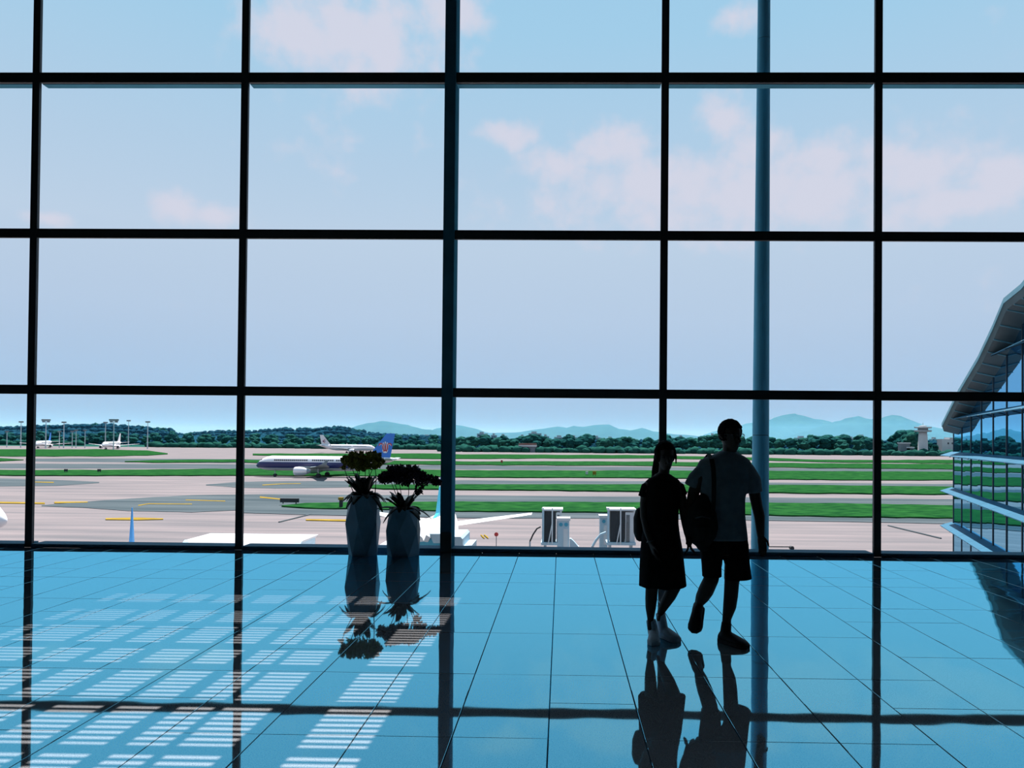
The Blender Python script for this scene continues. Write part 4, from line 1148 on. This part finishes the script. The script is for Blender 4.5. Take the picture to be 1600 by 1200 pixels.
def head(mb, c, rz, rx, ry, look):
    """skull, jaw, nose, brows, lips and ears; look = unit vector of the face direction"""
    f = Vector(look).normalized(); r_ = f.cross(Vector((0, 0, 1))).normalized()
    def hp(a, b, z): return Vector(c)+r_*a+f*b+Vector((0, 0, z))
    rings = []
    for zf, w, dpt, shift in ((-1.0, .30, .30, .40), (-.90, .48, .46, .32), (-.7, .66, .66, .18), (-.45, .80, .84, .06), (-.15, .90, .95, 0), (.15, .98, 1.0, -.04), (.45, 1.0, 1.0, -.06), (.7, .86, .86, -.06), (.88, .6, .6, -.05), (.98, .28, .28, -.05)):
        rings.append([hp(rx*w*math.cos(2*math.pi*i/18), ry*(dpt*math.sin(2*math.pi*i/18)+shift), rz*zf) for i in range(18)])
    mb.loft(rings)
    mb.tube([hp(0, ry*.84, rz*.05), hp(0, ry*1.0, -rz*.16), hp(0, ry*1.12, -rz*.30)], [.010, .013, .016], 8, rnd=True)
    mb.tube([hp(-.020, ry*.84, -rz*.52), hp(0, ry*.93, -rz*.51), hp(.020, ry*.84, -rz*.52)], [.007, .010, .007], 8, rnd=True)
    for s in (-1, 1):
        mb.tube([hp(s*.012, ry*.90, rz*.10), hp(s*.045, ry*.82, rz*.10)], [.008, .007], 6, rnd=True)
        mb.tube([hp(s*rx*.93, -.012, rz*.08), hp(s*rx*1.06, -.02, rz*.02), hp(s*rx*.95, -.005, -rz*.22)], [.010, .014, .008], 8, rnd=True)
    return hp
def shoe(name, m, parent, heel, toe, ankle, width, h_ank):
    heel, toe, ankle = Vector(heel), Vector(toe), Vector(ankle)
    d = toe-heel; d.z = 0; d.normalize()
    L_ = (toe-heel).length; ax = (toe-heel)/L_
    up = Vector((0, 0, 1)); up = (up-ax*up.dot(ax)).normalized(); s = ax.cross(up)
    mb = MB(); rings = []
    for t, w, h in ((0, .55, .055), (.06, .82, .075), (.2, .88, .085), (.38, .86, .082), (.55, .98, .070), (.72, 1.08, .056), (.86, 1.0, .046), (.96, .68, .034), (1.0, .3, .02)):
        c = heel+ax*(L_*t); ring = []
        for i in range(14):
            a = 2*math.pi*i/14; x, z = math.cos(a), math.sin(a)
            ring.append(c+s*(width/2*w*x)+up*(h/2+h/2*(z if z > 0 else max(z, -.92)))) 
        rings.append(ring)
    mb.loft(rings)
    mb.tube([heel+ax*(L_*.2)+up*.04, ankle], [(.043, .05), (.038, .042)], 14, rnd=False)
    o = mb.build(name, m, parent); remeshed(o, .006, 4)
    sole = MB(); r2 = []
    for t, w in ((-.01, .5), (.05, .85), (.25, .92), (.5, 1.0), (.75, 1.12), (.9, 1.0), (1.01, .4)):
        c = heel+ax*(L_*t)
        r2.append([c+s*(width/2*w)-up*.004, c+s*(width/2*w*1.02)+up*.02, c-s*(width/2*w*1.02)+up*.02, c-s*(width/2*w)-up*.004])
    sole.loft(r2); sole.build('sole', m, o)
    return o
def eyes(root, hp, rz, ry):
    for s in (-1, 1):
        MB().ell(hp(s*.031, ry*.80, rz*.02), .012, .012, .010, 8, 6).build('eye', M['window_dark'], root, smooth=True)

# ---- man
MY = 5.66
X0, k, P = person_space(1140, 1001, MY)
man = empty('person', (X0, MY, 0)); tag(man, 'person in grey t-shirt and dark shorts striding, carrying a dark bag on one shoulder', 'person')
mb = MB()
look = Vector((.45, -.88, -.06))
hc = P(1141, 680.5)
hp = head(mb, hc, .113, .074, .094, look)
mb.tube([P(1139, 722), P(1140, 708), P(1141, 694, .01)], [(.062, .058), (.056, .056), (.054, .056)], 14)
mb.hloft([(P(1138, 712, .01), .06, .06), (P(1135, 722, .01), .15, .08), (P(1132, 735, .01), .175, .10), (P(1130, 765, .01), .160, .115), (P(1130, 800, .01), .15, .11), (P(1131, 835, .01), .155, .11), (P(1131, 866, .01), .15, .10)])
# arm hanging at the right of the picture
wr = P(1187.5, 836, -.02)
mb.tube([P(1162, 733), P(1172, 747), P(1179, 768, .01), P(1183, 792, .0), P(1186, 806, -.01), wr], [.048, .050, .046, .042, .041, .029], 14, rnd=True)
hand(mb, wr, P(1191, 860, -.03)-wr, -1, (-.75, -.65, 0), .45)
# arm at the left of the picture, hand meeting the other person's hand
wl = P(1074, 832, -.08)
mb.tube([P(1103, 733), P(1093, 747), P(1085, 768, .02), P(1080, 790, .0), P(1078, 806, -.03), wl], [.048, .050, .046, .042, .041, .029], 14, rnd=True)
hand(mb, wl, P(1074.5, 853, -.10)-wl, 1, (1, -.3, 0), .6)
# legs: near leg planted, far leg swinging behind
mb.tube([P(1149, 850, 0), P(1147, 880, -.02), P(1142, 908, -.03), P(1141.5, 930, -.01), P(1140, 948, 0), P(1136.5, 968, .02), P(1136, 984, .02)], [.085, .076, .056, .054, .050, .034, .036], 16)
mb.tube([P(1113, 850, .0), P(1112, 880, -.02), P(1110, 905, -.02), P(1105, 925, .05), P(1101, 938, .10), P(1097.5, 952, .16), P(1095, 964, .17)], [.085, .076, .058, .060, .052, .032, .034], 16)
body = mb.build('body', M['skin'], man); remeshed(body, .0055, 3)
eyes(man, hp, .113, .094)
# hair
mb = MB()
hm = P(1141, 677, .012)
mb.ell((hm.x, hm.y, hm.z+.012), .094, .108, .098, 20, 12)
hair = mb.build('hair', M['hair'], man); remeshed(hair, .006, 3)
bm = bmesh.new(); bm.from_mesh(hair.data)
r_ = look.cross(Vector((0, 0, 1))).normalized(); fl = Vector((look.x, look.y, 0)).normalized()
dele = [v for v in bm.verts if ((v.co-hm).dot(fl) > .045 and v.co.z < hm.z+.038) or v.co.z < hm.z-.062]
bmesh.ops.delete(bm, geom=dele, context='VERTS')
for v in bm.verts: v.co += (v.co-hm).normalized()*.006*noise.noise(v.co*45)
bm.to_mesh(hair.data); bm.free()
sd = hair.modifiers.new('thick', 'SOLIDIFY'); sd.thickness = .02; sd.offset = -1
# spectacles
mb = MB()
for s in (-1, 1):
    c = [hp(s*.034+.024*math.cos(a*math.pi/6), .094*1.0, .113*.03+.018*math.sin(a*math.pi/6)) for a in range(13)]
    mb.tube(c, .0022, 6)
    mb.tube([hp(s*.058, .094, .008), hp(s*.078, .03, .012), hp(s*.08, -.01, .008)], .0024, 6)
mb.tube([hp(-.010, .098, .006), hp(.010, .098, .006)], .0022, 6)
mb.build('spectacles', M['lens'], man)
# t-shirt
mb = MB()
mb.hloft([(P(1138.5, 704.5, .01), .058, .064), (P(1137.5, 709, .01), .088, .075), (P(1134, 714, .01), .152, .088), (P(1132.5, 719, .01), .192, .096), (P(1132.5, 727, .01), .212, .106), (P(1132, 738, .01), .205, .118),
          (P(1130.5, 755, .005), .186, .13), (P(1129.5, 780, 0), .170, .132), (P(1129.5, 805, 0), .170, .13), (P(1130, 828, 0), .178, .13), (P(1130.5, 842.5, 0), .183, .132)])
mb.tube([P(1156, 729, .01), P(1167, 735, .005), P(1175.5, 750, 0), P(1178.5, 769.5, 0)], [.05, .062, .062, .060], 16)
mb.tube([P(1108, 731, .01), P(1097, 737, .005), P(1087, 748, .01), P(1080, 760.5, .01)], [.05, .06, .058, .054], 16)
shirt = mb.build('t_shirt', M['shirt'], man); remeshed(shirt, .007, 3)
for v in shirt.data.vertices:
    v.co += v.normal*(.007*noise.noise(Vector((v.co.x*7, v.co.y*7, v.co.z*3.5))))
# shorts
mb = MB()
mb.tube([P(1131, 832, 0), P(1131, 845, 0), P(1132, 856, 0), P(1133, 863, 0)], [(.172, .12), (.182, .125), (.186, .125), (.175, .12)], 20)
mb.tube([P(1148, 856, 0), P(1151, 880, -.015), P(1152, 904, -.02)], [(.105, .115), (.094, .110), (.104, .112)], 18)
mb.tube([P(1113, 856, 0), P(1111, 880, -.015), P(1111.5, 900, -.02)], [(.096, .115), (.074, .108), (.072, .106)], 18)
sh = mb.build('shorts', M['black_cloth'], man); remeshed(sh, .0065, 2)
# shoes
hl = P(1127, 1002, .06); hl.z = .006; te = Vector((hl.x+.165, -.15, .006)); 
shoe('shoe', M['shoe_black'], man, hl, te, P(1136, 973, .015), .098, .1)
h2 = P(1100, 957, .17); t2 = P(1085.5, 990, .02); t2.z = max(t2.z, .018)
shoe('shoe', M['shoe_black'], man, h2, t2, P(1097, 951, .155), .100, .1)

# bag on the man's shoulder
bg = empty('shoulder_bag', (X0, MY, 0)); tag(bg, 'dark bag hanging from the shoulder of the person in shorts', 'bag')
mb = MB()
mb.tube([P(1098, 782, -.04), P(1096, 798, -.05), P(1093, 820, -.05), P(1094, 838, -.05), P(1097, 848, -.04)], [(.06, .07), (.11, .13), (.135, .15), (.115, .13), (.06, .08)], 16, rnd=True)
b_ = mb.build('bag_body', M['bag_cloth'], bg); remeshed(b_, .007, 3)
mb = MB(); mb.tube([P(1106, 800, -.17), P(1109, 780, -.146), P(1109.5, 750, -.146), P(1109, 730, -.128), P(1108.5, 717, -.08), P(1108, 710, .01), P(1107, 716, .10), P(1104, 750, .15), P(1100, 795, .10)], [(.018, .004)]*9, 8, ref=(0, 0, 1)); mb.build('strap', M['bag_cloth'], bg)
mb = MB(); mb.tube([P(1080, 806, -.17), P(1090, 803, -.19), P(1102, 806, -.18)], .006, 6); mb.build('zip', M['lens'], bg)

# ---- woman
WY = 5.69
X0, k, P = person_space(1032, 999, WY)
wo = empty('person', (X0, WY, 0)); tag(wo, 'person in dark knee-length dress and pale grey shoes with tied-back hair', 'person')
mb = MB()
look = Vector((.15, -.98, -.05))
hc = P(1039.5, 713.5)
hp = head(mb, hc, .102, .064, .086, look)
mb.tube([P(1036.5, 749, .01), P(1037.5, 740, .01), P(1039, 727, .01)], [(.052, .048), (.042, .044), (.044, .046)], 14)
mb.tube([P(1036, 749, .01), P(1035.5, 760, .01), P(1034, 785, .01), P(1033, 812, .01), P(1033, 840, .01), P(1034, 865, .01)], [(.08, .06), (.13, .085), (.115, .10), (.105, .085), (.13, .10), (.13, .10)], 18, rnd=True)
wl = P(1014.5, 845, -.10)
mb.tube([P(1016, 758), P(1009.5, 768, .0), P(1007, 788, .0), P(1006.5, 806, -.01), P(1009.5, 826, -.06), wl], [.045, .042, .036, .033, .030, .022], 14, rnd=True)
hand(mb, wl, P(1020, 866, -.12)-wl, 1, (1, .1, 0), .5)
wr = P(1070, 832, -.10)
mb.tube([P(1056, 758), P(1062.5, 768, .0), P(1067, 788, .0), P(1068.5, 804, -.01), P(1069.5, 818, -.05), wr], [.045, .042, .036, .033, .030, .022], 14, rnd=True)
hand(mb, wr, P(1072, 853, -.13)-wr, -1, (-1, .1, 0), .6)
mb.tube([P(1019, 880, -.02), P(1018.5, 905, -.02), P(1018, 920, -.01), P(1017.5, 935, .0), P(1017, 950, .01), P(1017, 968, .02), P(1018, 985, .02)], [.075, .062, .048, .047, .041, .026, .03], 14)
mb.tube([P(1052, 880, .02), P(1055, 905, .0), P(1053.5, 918, .02), P(1048, 933, .05), P(1042, 946, .08), P(1035.5, 961, .10), P(1034, 975, .10)], [.075, .062, .054, .050, .042, .029, .03], 14)
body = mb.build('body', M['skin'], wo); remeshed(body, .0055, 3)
eyes(wo, hp, .102, .086)
mb = MB()
hm = P(1039.5, 709, .015)
mb.ell((hm.x, hm.y, hm.z+.006), .085, .10, .094, 20, 12)
mb.ell((hm.x-.02, hm.y+.075, hm.z-.03), .06, .05, .06, 14, 8)
q1 = P(1033, 722, .09); q2 = P(1029, 736, .10); q3 = P(1027, 748, .09); q4 = P(1029, 760, .09)
mb.tube([q1, q2, q3, q4], [.05, .042, .036, .02], 10, rnd=True)
hair = mb.build('hair', M['hair'], wo); remeshed(hair, .006, 3)
bm = bmesh.new(); bm.from_mesh(hair.data)
fl = Vector((look.x, look.y, 0)).normalized()
dele = [v for v in bm.verts if ((v.co-hm).dot(fl) > .045 and v.co.z < hm.z+.032)]
bmesh.ops.delete(bm, geom=dele, context='VERTS')
for v in bm.verts: v.co += (v.co-hm).normalized()*.005*noise.noise(v.co*45)
bm.to_mesh(hair.data); bm.free()
sd = hair.modifiers.new('thick', 'SOLIDIFY'); sd.thickness = .016; sd.offset = -1
for s in (-1, 1):   # loose strands at the temples
    MB().tube([hp(s*.066, .03, .05), hp(s*.074, .035, 0), hp(s*.076, .03, -.05)], [.009, .008, .004], 6).build('hair_strand', M['hair'], hair)
# dress
mb = MB()
mb.hloft([(P(1037.5, 740.5, .01), .048, .054), (P(1037, 744, .01), .075, .066), (P(1036.5, 748, .01), .112, .080), (P(1036, 753, .01), .136, .09), (P(1035.5, 762, .01), .142, .10), (P(1034.5, 780, .005), .136, .115), (P(1033.5, 800, 0), .132, .105),
          (P(1033, 818, 0), .134, .10), (P(1032.5, 836, 0), .148, .115), (P(1033.5, 860, 0), .163, .13), (P(1034.5, 890, 0), .172, .14), (P(1035.5, 916, 0), .180, .15)])
mb.tube([P(1020, 757, .01), P(1010, 762, .005), P(1005, 777, 0)], [.04, .045, .042], 14)
mb.tube([P(1052, 757, .01), P(1061.5, 762, .005), P(1066.5, 775, 0)], [.04, .045, .041], 14)
dr = mb.build('dress', M['black_cloth'], wo); remeshed(dr, .0065, 3)
for v in dr.data.vertices:
    if v.co.z < .85: v.co += v.normal*(.010*noise.noise(Vector((math.atan2(v.co.y, v.co.x)*2.2, v.co.z*1.2, 3))))
# shoes
hl = P(1023, 998, .08); hl.z = .006; te = Vector((hl.x-.025, -.15, .006))
shoe('shoe', M['shoe_grey'], wo, hl, te, P(1018, 970, .035), .088, .1)
h2 = P(1034, 988, .14); h2.z = .008; t2 = Vector((h2.x+.125, -.045, .006))
shoe('shoe', M['shoe_grey'], wo, h2, t2, P(1035, 963, .115), .088, .1)
mb = MB(); c0 = wl; d_ = (P(1020, 866, -.12)-wl).normalized(); u_ = d_.orthogonal().normalized(); v_ = d_.cross(u_)
mb.tube([c0-d_*.01+u_*.027*math.cos(a*math.pi/8)+v_*.027*math.sin(a*math.pi/8) for a in range(17)], .004, 6); mb.build('bracelet', M['lens'], wo)
# woman's handbag
hb = empty('handbag', (X0, WY, 0)); tag(hb, 'small dark handbag hanging behind the hip of the person in the dress', 'bag')
mb = MB(); a, b = P(993, 803, .12), P(1012, 843, .12)
mb.tube([P(1003, 803, .13), P(1002.5, 812, .13), P(1002.5, 835, .13), P(1003, 842, .13)], [(.04, .05), (.05, .065), (.05, .065), (.04, .05)], 14, rnd=True)
b_ = mb.build('bag_body', M['bag_cloth'], hb); remeshed(b_, .007, 2)
mb = MB(); mb.tube([P(1003, 806, .12), P(1012, 775, .125), P(1018, 750, .10), P(1022, 744.5, .03), P(1022, 748, -.05)], [(.008, .004)]*5, 8); mb.build('strap', M['bag_cloth'], hb)

# ------------------------------------------------------------------ haze over the airfield
hz = MB().box(-13500, 13500, 690, 15500, .5, 170).build('haze', None, loc=(0, 0, G))
hm_ = bpy.data.materials.new('thin_haze'); hm_.use_nodes = True
N, Lk = hm_.node_tree.nodes, hm_.node_tree.links; N.clear()
out = N.new('ShaderNodeOutputMaterial'); vs_ = N.new('ShaderNodeVolumeScatter')
vs_.inputs['Color'].default_value = (.065, .215, .375, 1); vs_.inputs['Density'].default_value = .00030; vs_.inputs['Anisotropy'].default_value = 0.0
Lk.new(vs_.outputs[0], out.inputs['Volume'])
hz.data.materials.append(hm_)
tag(hz, 'thin bluish haze over the distant airfield', 'haze', kind='stuff')
